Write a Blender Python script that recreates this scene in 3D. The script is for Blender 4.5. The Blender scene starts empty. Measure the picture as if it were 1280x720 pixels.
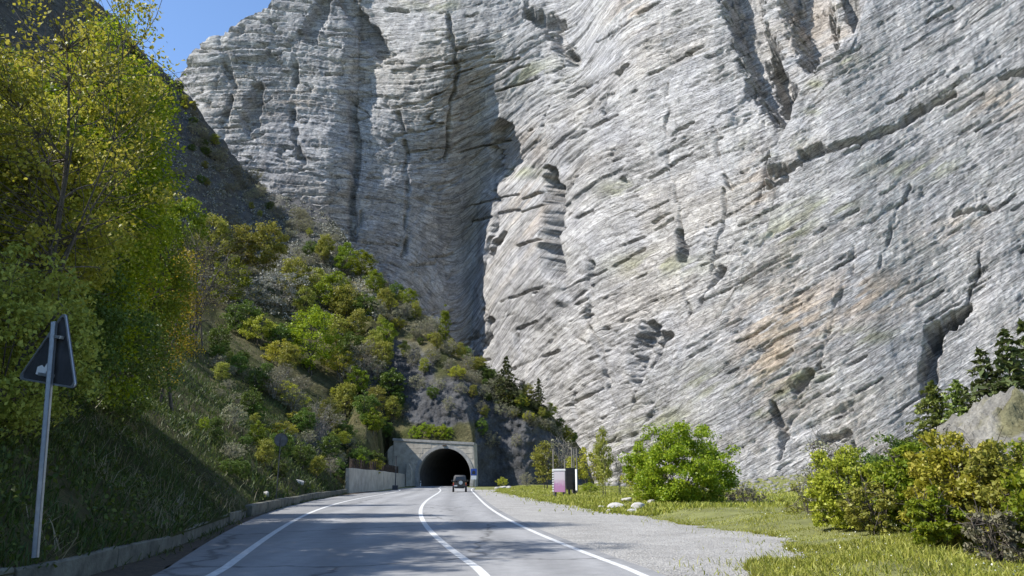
import bpy, bmesh, math, random
import numpy as np
from mathutils import Vector, Matrix

scn = bpy.context.scene
C = scn.collection
R = math.radians

# ------------------------------------------------------------------ camera
F = 950.0                       # focal length in photo pixels (1280 wide)
PITCH = math.atan((597 - 360) / F)
CAMZ = 1.5
cam_d = bpy.data.cameras.new('camera')
cam = bpy.data.objects.new('camera', cam_d)
C.objects.link(cam)
cam_d.sensor_width = 36.0
cam_d.lens = 36.0 * F / 1280.0
cam_d.clip_start = 0.1
cam_d.clip_end = 6000
cam.location = (0, 0, CAMZ)
cam.rotation_euler = (math.pi / 2 + PITCH, 0, 0)
scn.camera = cam

# ------------------------------------------------------------------ light
SUN_EL = R(47)
SUN_AZ = R(-101)                # measured from +Y (view) clockwise; -90 = from the left, a little behind
sunv = Vector((math.sin(SUN_AZ) * math.cos(SUN_EL), math.cos(SUN_AZ) * math.cos(SUN_EL), math.sin(SUN_EL)))
world = bpy.data.worlds.new('World')
scn.world = world
world.use_nodes = True
wn = world.node_tree
wn.nodes.clear()
sky = wn.nodes.new('ShaderNodeTexSky')
sky.sky_type = 'NISHITA'
sky.sun_disc = False
sky.sun_elevation = SUN_EL
sky.sun_rotation = SUN_AZ
sky.altitude = 900
sky.air_density = 1.0
sky.dust_density = 0.3
sky.ozone_density = 4.5
bg = wn.nodes.new('ShaderNodeBackground')
bg.inputs[1].default_value = 0.15
wo = wn.nodes.new('ShaderNodeOutputWorld')
wn.links.new(sky.outputs[0], bg.inputs[0])
wn.links.new(bg.outputs[0], wo.inputs[0])
sd = bpy.data.lights.new('sun', 'SUN')
sd.energy = 4.6
sd.angle = R(0.53)
sd.color = (1.0, 0.965, 0.92)
so = bpy.data.objects.new('sun', sd)
C.objects.link(so)
so.rotation_euler = (-sunv).to_track_quat('-Z', 'Y').to_euler()
scn.view_settings.view_transform = 'Standard'
scn.view_settings.look = 'None'
scn.view_settings.exposure = 0.72
scn.view_settings.gamma = 1.0
scn.render.engine = 'CYCLES'
scn.cycles.max_bounces = 6
scn.cycles.transparent_max_bounces = 8

# ------------------------------------------------------------------ pixel helpers
SP, CP = math.sin(PITCH), math.cos(PITCH)

def ray(u, v):
    u = np.asarray(u, float); v = np.asarray(v, float)
    return (u - 640), F * CP - (360 - v) * SP, F * SP + (360 - v) * CP

def ab(u, v):                    # a = x/y, b = (z-cam)/y
    x, y, z = ray(u, v)
    return x / y, z / y

def pix(a, b):                   # inverse of ab
    w = CP + b * SP
    return 640 + F * a / w, 360 - F * (b * CP - SP) / w

def gnd(u, v, z=0.0):            # pixel -> point on a level plane
    a, b = ab(u, v)
    y = (z - CAMZ) / b
    return float(a * y), float(y)

def at_y(u, v, y):
    a, b = ab(u, v)
    return float(a * y), float(y), float(CAMZ + b * y)

# ------------------------------------------------------------------ noise
def hsh(ix, iy, seed):
    h = (ix.astype(np.int64) * 374761393 + iy.astype(np.int64) * 668265263 + seed * 1274126177) & 0xFFFFFFFF
    h = ((h ^ (h >> 13)) * 1274126177) & 0xFFFFFFFF
    h = ((h ^ (h >> 16)) * 2246822519) & 0xFFFFFFFF
    return ((h ^ (h >> 15)) & 0xFFFFFF) / float(0xFFFFFF)

def vn(x, y, seed=0):            # value noise 0..1
    x = np.asarray(x, float); y = np.asarray(y, float)
    ix = np.floor(x); iy = np.floor(y)
    fx = x - ix; fy = y - iy
    fx = fx * fx * (3 - 2 * fx); fy = fy * fy * (3 - 2 * fy)
    a = hsh(ix, iy, seed); b = hsh(ix + 1, iy, seed)
    c = hsh(ix, iy + 1, seed); d = hsh(ix + 1, iy + 1, seed)
    return (a * (1 - fx) + b * fx) * (1 - fy) + (c * (1 - fx) + d * fx) * fy

def fbm(x, y, seed=0, o=4, g=0.5):
    s = 0; amp = 1; t = 0
    for i in range(o):
        s = s + amp * vn(x * 2 ** i + 17.3 * i, y * 2 ** i - 9.1 * i, seed + i)
        t += amp; amp *= g
    return s / t

def sst(x, a, b):
    t = np.clip((x - a) / (b - a), 0, 1)
    return t * t * (3 - 2 * t)

# ------------------------------------------------------------------ object helpers
def put(name, mesh, mat=None, parent=None):
    o = bpy.data.objects.new(name, mesh)
    C.objects.link(o)
    if mat is not None and len(mesh.materials) == 0:
        mesh.materials.append(mat)
    if parent is not None:
        o.parent = parent
    return o

def tag(o, label, cat, group=None):
    o['label'] = label; o['category'] = cat
    if group: o['group'] = group
    return o

def empty(name, loc, rz=0.0, label=None, cat=None, group=None):
    o = bpy.data.objects.new(name, None)
    C.objects.link(o)
    o.location = loc; o.rotation_euler = (0, 0, rz); o.empty_display_size = 0.3
    if label: tag(o, label, cat, group)
    return o

def raw_mesh(name, verts, faces4=None, faces3=None, smooth=False):
    me = bpy.data.meshes.new(name)
    verts = np.asarray(verts, np.float32).reshape(-1, 3)
    me.vertices.add(len(verts)); me.vertices.foreach_set('co', verts.ravel())
    idx = []; tot = []
    if faces4 is not None and len(faces4):
        f4 = np.asarray(faces4, np.int32).reshape(-1, 4); idx.append(f4.ravel()); tot.append(np.full(len(f4), 4, np.int32))
    if faces3 is not None and len(faces3):
        f3 = np.asarray(faces3, np.int32).reshape(-1, 3); idx.append(f3.ravel()); tot.append(np.full(len(f3), 3, np.int32))
    idx = np.concatenate(idx); tot = np.concatenate(tot)
    me.loops.add(len(idx)); me.loops.foreach_set('vertex_index', idx)
    me.polygons.add(len(tot))
    st = np.concatenate([[0], np.cumsum(tot)[:-1]]).astype(np.int32)
    me.polygons.foreach_set('loop_start', st)
    me.polygons.foreach_set('loop_total', tot)
    if smooth:
        me.polygons.foreach_set('use_smooth', np.ones(len(tot), bool))
    me.update(calc_edges=True)
    return me

def grid_mesh(name, P, smooth=False, flip=False):
    nr, nc = P.shape[:2]
    i = np.arange(nr * nc).reshape(nr, nc)
    q = np.stack([i[:-1, :-1], i[:-1, 1:], i[1:, 1:], i[1:, :-1]], -1).reshape(-1, 4)
    if flip: q = q[:, ::-1]
    return raw_mesh(name, P.reshape(-1, 3), q, smooth=smooth)

def vattr(me, name, data, kind='FLOAT_COLOR'):
    at = me.attributes.new(name, kind, 'POINT')
    d = np.asarray(data, np.float32)
    if kind == 'FLOAT_COLOR':
        if d.shape[-1] == 3: d = np.concatenate([d, np.ones(d.shape[:-1] + (1,), np.float32)], -1)
        at.data.foreach_set('color', d.ravel())
    elif kind == 'FLOAT_VECTOR':
        at.data.foreach_set('vector', d.ravel())
    else:
        at.data.foreach_set('value', d.ravel())

def bm_mesh(name, bm, smooth=False):
    me = bpy.data.meshes.new(name)
    bm.normal_update(); bm.to_mesh(me); bm.free()
    if smooth:
        for p in me.polygons: p.use_smooth = True
    return me

def box(bm, x0, x1, y0, y1, z0, z1, bev=0.0, M=None):
    g = bmesh.ops.create_cube(bm, size=1.0)
    vs = g['verts']
    for v in vs:
        v.co = Vector(((x0 + x1) / 2 + v.co.x * (x1 - x0), (y0 + y1) / 2 + v.co.y * (y1 - y0), (z0 + z1) / 2 + v.co.z * (z1 - z0)))
        if M is not None: v.co = M @ v.co
    if bev > 0:
        es = list({e for v in vs for e in v.link_edges})
        bmesh.ops.bevel(bm, geom=es, offset=bev, segments=2, affect='EDGES', profile=0.6)

def cyl(bm, p0, p1, r0, r1=None, n=12, caps=True):
    r1 = r0 if r1 is None else r1
    p0 = Vector(p0); p1 = Vector(p1)
    d = (p1 - p0)
    q = d.to_track_quat('Z', 'Y').to_matrix()
    A = []; B = []
    for i in range(n):
        t = 2 * math.pi * i / n
        o = q @ Vector((math.cos(t), math.sin(t), 0))
        A.append(bm.verts.new(p0 + o * r0)); B.append(bm.verts.new(p1 + o * r1))
    for i in range(n):
        j = (i + 1) % n
        bm.faces.new((A[i], A[j], B[j], B[i]))
    if caps:
        bm.faces.new(A[::-1]); bm.faces.new(B)

def boxobj(name, dims, mat, parent, bev=0.0, M=None):
    bm = bmesh.new(); box(bm, *dims, bev=bev, M=M)
    return put(name, bm_mesh(name, bm), mat, parent)

def prism(bm, pts, y0, y1):       # outline in x,z extruded along y
    A = [bm.verts.new((x, y0, z)) for x, z in pts]
    B = [bm.verts.new((x, y1, z)) for x, z in pts]
    n = len(pts)
    bm.faces.new(A); bm.faces.new(B[::-1])
    for i in range(n):
        j = (i + 1) % n
        bm.faces.new((A[j], A[i], B[i], B[j]))

# ------------------------------------------------------------------ materials
def nt(mat):
    return mat.node_tree.nodes, mat.node_tree.links

def mat_basic(name, col, rough=0.8, metal=0.0, var=0.15, scale=6.0, bump=0.15, bscale=None, coat=0.0):
    m = bpy.data.materials.new(name); m.use_nodes = True
    N, L = nt(m); p = N['Principled BSDF']
    tc = N.new('ShaderNodeTexCoord')
    n = N.new('ShaderNodeTexNoise'); n.inputs['Scale'].default_value = scale; n.inputs['Detail'].default_value = 6
    n.inputs['Roughness'].default_value = 0.65
    L.new(tc.outputs['Object'], n.inputs['Vector'])
    r = N.new('ShaderNodeValToRGB')
    r.color_ramp.elements[0].position = 0.3; r.color_ramp.elements[1].position = 0.7
    c = Vector(col)
    r.color_ramp.elements[0].color = (*(c * (1 - var)), 1); r.color_ramp.elements[1].color = (*(c * (1 + var)), 1)
    L.new(n.outputs[0], r.inputs[0]); L.new(r.outputs[0], p.inputs['Base Color'])
    p.inputs['Roughness'].default_value = rough; p.inputs['Metallic'].default_value = metal
    p.inputs['Coat Weight'].default_value = coat
    if bump:
        b = N.new('ShaderNodeBump'); b.inputs['Strength'].default_value = bump; b.inputs['Distance'].default_value = 0.03
        n2 = N.new('ShaderNodeTexNoise'); n2.inputs['Scale'].default_value = bscale or scale * 6; n2.inputs['Detail'].default_value = 5
        L.new(tc.outputs['Object'], n2.inputs['Vector'])
        L.new(n2.outputs[0], b.inputs['Height']); L.new(b.outputs[0], p.inputs['Normal'])
    return m

def mat_leaf(name, cols, trans=0.35, rough=0.5, objvar=0.25):
    m = bpy.data.materials.new(name); m.use_nodes = True
    N, L = nt(m); p = N['Principled BSDF']; out = N['Material Output']
    g = N.new('ShaderNodeNewGeometry')
    r = N.new('ShaderNodeValToRGB')
    el = r.color_ramp.elements
    while len(el) < len(cols): el.new(0.5)
    for i, c in enumerate(cols):
        el[i].position = i / (len(cols) - 1); el[i].color = (*c, 1)
    L.new(g.outputs['Random Per Island'], r.inputs[0])
    oi = N.new('ShaderNodeObjectInfo')
    mr = N.new('ShaderNodeMapRange'); mr.inputs[3].default_value = 1 - objvar; mr.inputs[4].default_value = 1 + objvar
    L.new(oi.outputs['Random'], mr.inputs[0])
    hs = N.new('ShaderNodeHueSaturation')
    L.new(mr.outputs[0], hs.inputs['Value'])
    m2 = N.new('ShaderNodeMath'); m2.operation = 'MULTIPLY_ADD'; m2.inputs[1].default_value = 0.03; m2.inputs[2].default_value = 0.485
    L.new(oi.outputs['Random'], m2.inputs[0]); L.new(m2.outputs[0], hs.inputs['Hue'])
    L.new(r.outputs[0], hs.inputs['Color'])
    L.new(hs.outputs[0], p.inputs['Base Color'])
    p.inputs['Roughness'].default_value = rough
    p.inputs['Specular IOR Level'].default_value = 0.3
    t = N.new('ShaderNodeBsdfTranslucent'); L.new(hs.outputs[0], t.inputs[0])
    mx = N.new('ShaderNodeMixShader'); mx.inputs[0].default_value = trans
    L.new(p.outputs[0], mx.inputs[1]); L.new(t.outputs[0], mx.inputs[2]); L.new(mx.outputs[0], out.inputs[0])
    return m

M = {}
M['bark'] = mat_basic('bark', (0.085, 0.07, 0.055), 0.9, var=0.4, scale=9, bump=0.5)
M['bark_pale'] = mat_basic('bark_pale', (0.2, 0.18, 0.15), 0.9, var=0.3, scale=9, bump=0.4)
M['leaf_yellow'] = mat_leaf('leaf_yellow', [(0.20, 0.22, 0.02), (0.36, 0.37, 0.03), (0.56, 0.53, 0.09)], 0.42, objvar=0.1)
M['leaf_fresh'] = mat_leaf('leaf_fresh', [(0.11, 0.165, 0.010), (0.19, 0.25, 0.014), (0.29, 0.32, 0.025)], 0.4, objvar=0.18)
M['leaf_maple'] = mat_leaf('leaf_maple', [(0.13, 0.18, 0.006), (0.27, 0.32, 0.010), (0.46, 0.46, 0.02)], 0.48, objvar=0.05)
M['leaf_bright'] = mat_leaf('leaf_bright', [(0.169, 0.247, 0.013), (0.260, 0.338, 0.016), (0.351, 0.390, 0.026)], 0.4, objvar=0.08)
M['leaf_olive'] = mat_leaf('leaf_olive', [(0.18, 0.20, 0.03), (0.29, 0.295, 0.045), (0.40, 0.385, 0.08)], 0.38, objvar=0.2)
M['leaf_green'] = mat_leaf('leaf_green', [(0.058, 0.104, 0.016), (0.104, 0.156, 0.023), (0.156, 0.202, 0.033)], 0.3)
M['leaf_grey'] = mat_leaf('leaf_grey', [(0.17, 0.17, 0.09), (0.26, 0.25, 0.15), (0.36, 0.34, 0.22)], 0.25)
M['leaf_orange'] = mat_leaf('leaf_orange', [(0.26, 0.22, 0.015), (0.40, 0.30, 0.02), (0.36, 0.34, 0.03)], 0.4, objvar=0.05)
M['blossom'] = mat_leaf('blossom', [(0.30, 0.30, 0.25), (0.42, 0.42, 0.38), (0.16, 0.17, 0.09)], 0.25)
M['needle'] = mat_leaf('needle', [(0.05, 0.07, 0.02), (0.08, 0.10, 0.028), (0.13, 0.15, 0.045)], 0.2)
M['needle_light'] = mat_leaf('needle_light', [(0.13, 0.17, 0.035), (0.19, 0.23, 0.05), (0.27, 0.30, 0.08)], 0.25)
M['grass_shade'] = mat_leaf('grass_blade_shaded', [(0.032, 0.055, 0.010), (0.055, 0.085, 0.015), (0.11, 0.125, 0.03)], 0.3)  # bank blades: shade of the bank put into the green
M['grass_lit'] = mat_leaf('grass_blade_sunlit', [(0.17, 0.19, 0.022), (0.26, 0.26, 0.035), (0.34, 0.31, 0.08)], 0.3)  # verge blades: the lighter copy, for grass in the sun
M['straw'] = mat_leaf('straw', [(0.26, 0.22, 0.13), (0.34, 0.30, 0.19), (0.20, 0.18, 0.09)], 0.2)
M['scrub'] = mat_leaf('scrub_leaf', [(0.10, 0.11, 0.06), (0.24, 0.235, 0.18), (0.42, 0.41, 0.36)], 0.15)
M['white_petal'] = mat_leaf('white_petal', [(0.6, 0.6, 0.55), (0.75, 0.75, 0.7)], 0.2)
M['concrete'] = mat_basic('concrete', (0.40, 0.365, 0.305), 0.9, var=0.3, scale=0.9, bump=0.3, bscale=14)
M['concrete_grey'] = mat_basic('concrete_grey', (0.27, 0.265, 0.25), 0.9, var=0.35, scale=1.3, bump=0.4, bscale=18)
M['concrete_dark'] = mat_basic('concrete_unlit_bore', (0.09, 0.085, 0.08), 0.95, var=0.3, scale=1.0, bump=0.3)  # darkness inside the bore put into the lining colour
M['steel'] = mat_basic('galvanised_steel', (0.34, 0.36, 0.38), 0.45, 0.75, var=0.15, scale=14, bump=0.08)
M['steel_dark'] = mat_basic('dark_steel', (0.06, 0.06, 0.065), 0.6, 0.3, var=0.25, scale=12, bump=0.1)
M['rust'] = mat_basic('rusty_iron', (0.075, 0.05, 0.036), 0.85, 0.2, var=0.4, scale=20, bump=0.2)
M['white_paint'] = mat_basic('white_paint', (0.72, 0.72, 0.70), 0.6, var=0.08, scale=8, bump=0.05)
M['blue_sign'] = mat_basic('blue_sign_sheet', (0.015, 0.06, 0.30), 0.4, var=0.06, scale=8, bump=0)
M['black_paint'] = mat_basic('black_paint', (0.012, 0.012, 0.014), 0.5, var=0.2, scale=8, bump=0.05)
M['car_black'] = mat_basic('car_black_paint', (0.012, 0.012, 0.014), 0.25, 0.0, var=0.05, scale=3, bump=0, coat=0.5)
M['car_silver'] = mat_basic('car_silver_paint', (0.33, 0.33, 0.33), 0.35, 0.4, var=0.05, scale=3, bump=0, coat=0.4)
M['canvas'] = mat_basic('soft_top_canvas', (0.07, 0.07, 0.07), 0.85, var=0.15, scale=6, bump=0.2)
M['glass'] = mat_basic('dark_glass', (0.02, 0.022, 0.025), 0.08, 0.0, var=0.0, scale=2, bump=0)
M['tyre'] = mat_basic('tyre_rubber', (0.02, 0.02, 0.02), 0.85, var=0.2, scale=20, bump=0.3)
M['rim'] = mat_basic('rim_metal', (0.5, 0.5, 0.5), 0.35, 0.8, var=0.1, scale=10, bump=0)
M['red_lens'] = mat_basic('red_lens', (0.35, 0.015, 0.012), 0.3, var=0.1, scale=10, bump=0)
M['amber_lens'] = mat_basic('amber_lens', (0.5, 0.2, 0.02), 0.3, var=0.1, scale=10, bump=0)
M['concrete_mossy'] = mat_basic('mossy_concrete', (0.12, 0.115, 0.09), 0.95, var=0.55, scale=2.2, bump=0.6, bscale=20)
M['sign_back'] = mat_basic('shaded_sign_back', (0.07, 0.073, 0.08), 0.5, 0.5, var=0.3, scale=5, bump=0.1)  # shade on the sign backs is part of this dark grey
M['pebble'] = mat_basic('pebble', (0.28, 0.27, 0.25), 0.9, var=0.4, scale=9, bump=0)
M['rubble'] = mat_basic('grey_rubble', (0.20, 0.19, 0.175), 0.95, var=0.35, scale=1.5, bump=0.5, bscale=6)
M['stone'] = mat_basic('pale_stone', (0.42, 0.40, 0.37), 0.9, var=0.25, scale=2.5, bump=0.5, bscale=12)

# --- rock (cliff): colour from grain, stains, lichen and painted joint shadow
def rock_material():
    m = bpy.data.materials.new('limestone'); m.use_nodes = True
    N, L = nt(m); p = N['Principled BSDF']
    at = N.new('ShaderNodeAttribute'); at.attribute_name = 'strata'
    tint = N.new('ShaderNodeAttribute'); tint.attribute_name = 'tint'
    def noise(vec, scale, det=6, rough=0.65):
        n = N.new('ShaderNodeTexNoise'); n.inputs['Scale'].default_value = scale
        n.inputs['Detail'].default_value = det; n.inputs['Roughness'].default_value = rough
        L.new(vec, n.inputs['Vector']); return n
    n1 = noise(at.outputs['Vector'], 1.0, 8, 0.7)
    tc = N.new('ShaderNodeTexCoord')
    n2 = noise(tc.outputs['Object'], 0.05, 6, 0.6)
    n3 = noise(tc.outputs['Object'], 1.2, 8, 0.75)
    r1 = N.new('ShaderNodeValToRGB')
    e = r1.color_ramp.elements
    e[0].position = 0.30; e[0].color = (0.415, 0.408, 0.398, 1)
    e[1].position = 0.68; e[1].color = (0.58, 0.57, 0.552, 1)
    L.new(n1.outputs[0], r1.inputs[0])
    r2 = N.new('ShaderNodeValToRGB')
    e = r2.color_ramp.elements
    e[0].position = 0.32; e[0].color = (0.84, 0.84, 0.86, 1)
    e[1].position = 0.68; e[1].color = (1.04, 1.02, 0.98, 1)
    L.new(n2.outputs[0], r2.inputs[0])
    mul = N.new('ShaderNodeMix'); mul.data_type = 'RGBA'; mul.blend_type = 'MULTIPLY'; mul.inputs[0].default_value = 1
    L.new(r1.outputs[0], mul.inputs[6]); L.new(r2.outputs[0], mul.inputs[7])
    r3 = N.new('ShaderNodeValToRGB')
    e = r3.color_ramp.elements
    e[0].position = 0.35; e[0].color = (0.72, 0.72, 0.72, 1); e[1].position = 0.62; e[1].color = (1.08, 1.08, 1.08, 1)
    L.new(n3.outputs[0], r3.inputs[0])
    mul3 = N.new('ShaderNodeMix'); mul3.data_type = 'RGBA'; mul3.blend_type = 'MULTIPLY'; mul3.inputs[0].default_value = 0.8
    L.new(mul.outputs[2], mul3.inputs[6]); L.new(r3.outputs[0], mul3.inputs[7])
    mul2 = N.new('ShaderNodeMix'); mul2.data_type = 'RGBA'; mul2.blend_type = 'MULTIPLY'; mul2.inputs[0].default_value = 1
    L.new(mul3.outputs[2], mul2.inputs[6]); L.new(tint.outputs['Color'], mul2.inputs[7])
    # shadow of thin joints painted dark, running with the beds, and a few across them
    prev = mul2.outputs[2]; jh = []
    for sc_, width, depth in (((.35, .7, 1), .018, .4), ((1.5, 1.9, 1), .03, .66), ((2.6, .35, 1), .010, .55), ((.16, 1.1, 1), .010, .35), ((3.2, 3.2, 1), .045, .75)):
        mp = N.new('ShaderNodeMapping'); mp.inputs['Scale'].default_value = sc_
        L.new(at.outputs['Vector'], mp.inputs[0])
        nj = noise(mp.outputs[0], 1.0, 5, 0.55)
        sb = N.new('ShaderNodeMath'); sb.operation = 'SUBTRACT'; sb.inputs[1].default_value = 0.5; L.new(nj.outputs[0], sb.inputs[0])
        ab_ = N.new('ShaderNodeMath'); ab_.operation = 'ABSOLUTE'; L.new(sb.outputs[0], ab_.inputs[0])
        rj = N.new('ShaderNodeValToRGB'); ej = rj.color_ramp.elements
        ej[0].position = 0.0; ej[0].color = (depth,) * 3 + (1,); ej[1].position = width; ej[1].color = (1, 1, 1, 1)
        L.new(ab_.outputs[0], rj.inputs[0]); jh.append(rj.outputs[0])
        mj = N.new('ShaderNodeMix'); mj.data_type = 'RGBA'; mj.blend_type = 'MULTIPLY'; mj.inputs[0].default_value = 0.85
        L.new(prev, mj.inputs[6]); L.new(rj.outputs[0], mj.inputs[7]); prev = mj.outputs[2]
    # angular blocks: each a shade of its own, thin dark cracks between them
    vb = []
    for sc_, wid, var_ in (((2.2, .55, 1), .05, .16), ((5.0, 1.6, 1), .07, .14)):
        mp = N.new('ShaderNodeMapping'); mp.inputs['Scale'].default_value = sc_; L.new(at.outputs['Vector'], mp.inputs[0])
        v1 = N.new('ShaderNodeTexVoronoi'); v1.inputs['Scale'].default_value = 1.0; L.new(mp.outputs[0], v1.inputs['Vector'])
        v2 = N.new('ShaderNodeTexVoronoi'); v2.feature = 'DISTANCE_TO_EDGE'; v2.inputs['Scale'].default_value = 1.0; L.new(mp.outputs[0], v2.inputs['Vector'])
        sc2 = N.new('ShaderNodeSeparateColor'); L.new(v1.outputs['Color'], sc2.inputs[0])
        m1 = N.new('ShaderNodeMapRange'); m1.inputs[3].default_value = 1 - var_; m1.inputs[4].default_value = 1 + var_; L.new(sc2.outputs[0], m1.inputs[0])
        m2 = N.new('ShaderNodeMapRange'); m2.inputs[2].default_value = wid; m2.inputs[3].default_value = .74; m2.inputs[4].default_value = 1.0; L.new(v2.outputs['Distance'], m2.inputs[0])
        mm = N.new('ShaderNodeMath'); mm.operation = 'MULTIPLY'; L.new(m1.outputs[0], mm.inputs[0]); L.new(m2.outputs[0], mm.inputs[1])
        mj = N.new('ShaderNodeMix'); mj.data_type = 'RGBA'; mj.blend_type = 'MULTIPLY'; mj.inputs[0].default_value = .9
        L.new(prev, mj.inputs[6]); L.new(mm.outputs[0], mj.inputs[7]); prev = mj.outputs[2]; vb.append(mm.outputs[0])
    L.new(prev, p.inputs['Base Color'])
    p.inputs['Roughness'].default_value = 0.92; p.inputs['Specular IOR Level'].default_value = 0.15
    b1 = N.new('ShaderNodeBump'); b1.inputs['Strength'].default_value = 0.6; b1.inputs['Distance'].default_value = 0.35
    L.new(n1.outputs[0], b1.inputs['Height'])
    b2 = N.new('ShaderNodeBump'); b2.inputs['Strength'].default_value = 0.8; b2.inputs['Distance'].default_value = 0.25
    L.new(n3.outputs[0], b2.inputs['Height']); L.new(b1.outputs[0], b2.inputs['Normal'])
    b3 = N.new('ShaderNodeBump'); b3.inputs['Strength'].default_value = .7; b3.inputs['Distance'].default_value = 0.25
    L.new(jh[0], b3.inputs['Height']); L.new(b2.outputs[0], b3.inputs['Normal'])
    b4 = N.new('ShaderNodeBump'); b4.inputs['Strength'].default_value = 1.0; b4.inputs['Distance'].default_value = 0.25
    L.new(jh[1], b4.inputs['Height']); L.new(b3.outputs[0], b4.inputs['Normal'])
    b5 = N.new('ShaderNodeBump'); b5.inputs['Strength'].default_value = .5; b5.inputs['Distance'].default_value = 0.5
    L.new(vb[0], b5.inputs['Height']); L.new(b4.outputs[0], b5.inputs['Normal'])
    L.new(b5.outputs[0], p.inputs['Normal'])
    return m
M['rock'] = rock_material()

def terrain_material():
    m = bpy.data.materials.new('hillside_soil'); m.use_nodes = True
    N, L = nt(m); p = N['Principled BSDF']
    z = N.new('ShaderNodeAttribute'); z.attribute_name = 'zone'
    tc = N.new('ShaderNodeTexCoord')
    def noise(s, d=8, r=0.7):
        n = N.new('ShaderNodeTexNoise'); n.inputs['Scale'].default_value = s; n.inputs['Detail'].default_value = d
        n.inputs['Roughness'].default_value = r; L.new(tc.outputs['Object'], n.inputs['Vector']); return n
    na = noise(0.35); nb = noise(2.2)
    r = N.new('ShaderNodeValToRGB'); e = r.color_ramp.elements
    e[0].position = 0.3; e[0].color = (0.55, 0.55, 0.55, 1); e[1].position = 0.7; e[1].color = (1.4, 1.4, 1.35, 1)
    L.new(na.outputs[0], r.inputs[0])
    r2 = N.new('ShaderNodeValToRGB'); e = r2.color_ramp.elements
    e[0].position = 0.3; e[0].color = (0.6, 0.6, 0.6, 1); e[1].position = 0.7; e[1].color = (1.3, 1.3, 1.3, 1)
    L.new(nb.outputs[0], r2.inputs[0])
    x = N.new('ShaderNodeMix'); x.data_type = 'RGBA'; x.blend_type = 'MULTIPLY'; x.inputs[0].default_value = 1
    L.new(z.outputs['Color'], x.inputs[6]); L.new(r.outputs[0], x.inputs[7])
    y = N.new('ShaderNodeMix'); y.data_type = 'RGBA'; y.blend_type = 'MULTIPLY'; y.inputs[0].default_value = 1
    L.new(x.outputs[2], y.inputs[6]); L.new(r2.outputs[0], y.inputs[7])
    L.new(y.outputs[2], p.inputs['Base Color'])
    p.inputs['Roughness'].default_value = 0.95; p.inputs['Specular IOR Level'].default_value = 0.1
    b = N.new('ShaderNodeBump'); b.inputs['Strength'].default_value = 1.0; b.inputs['Distance'].default_value = 0.4
    L.new(nb.outputs[0], b.inputs['Height']); L.new(b.outputs[0], p.inputs['Normal'])
    return m
M['terrain'] = terrain_material()

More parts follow.
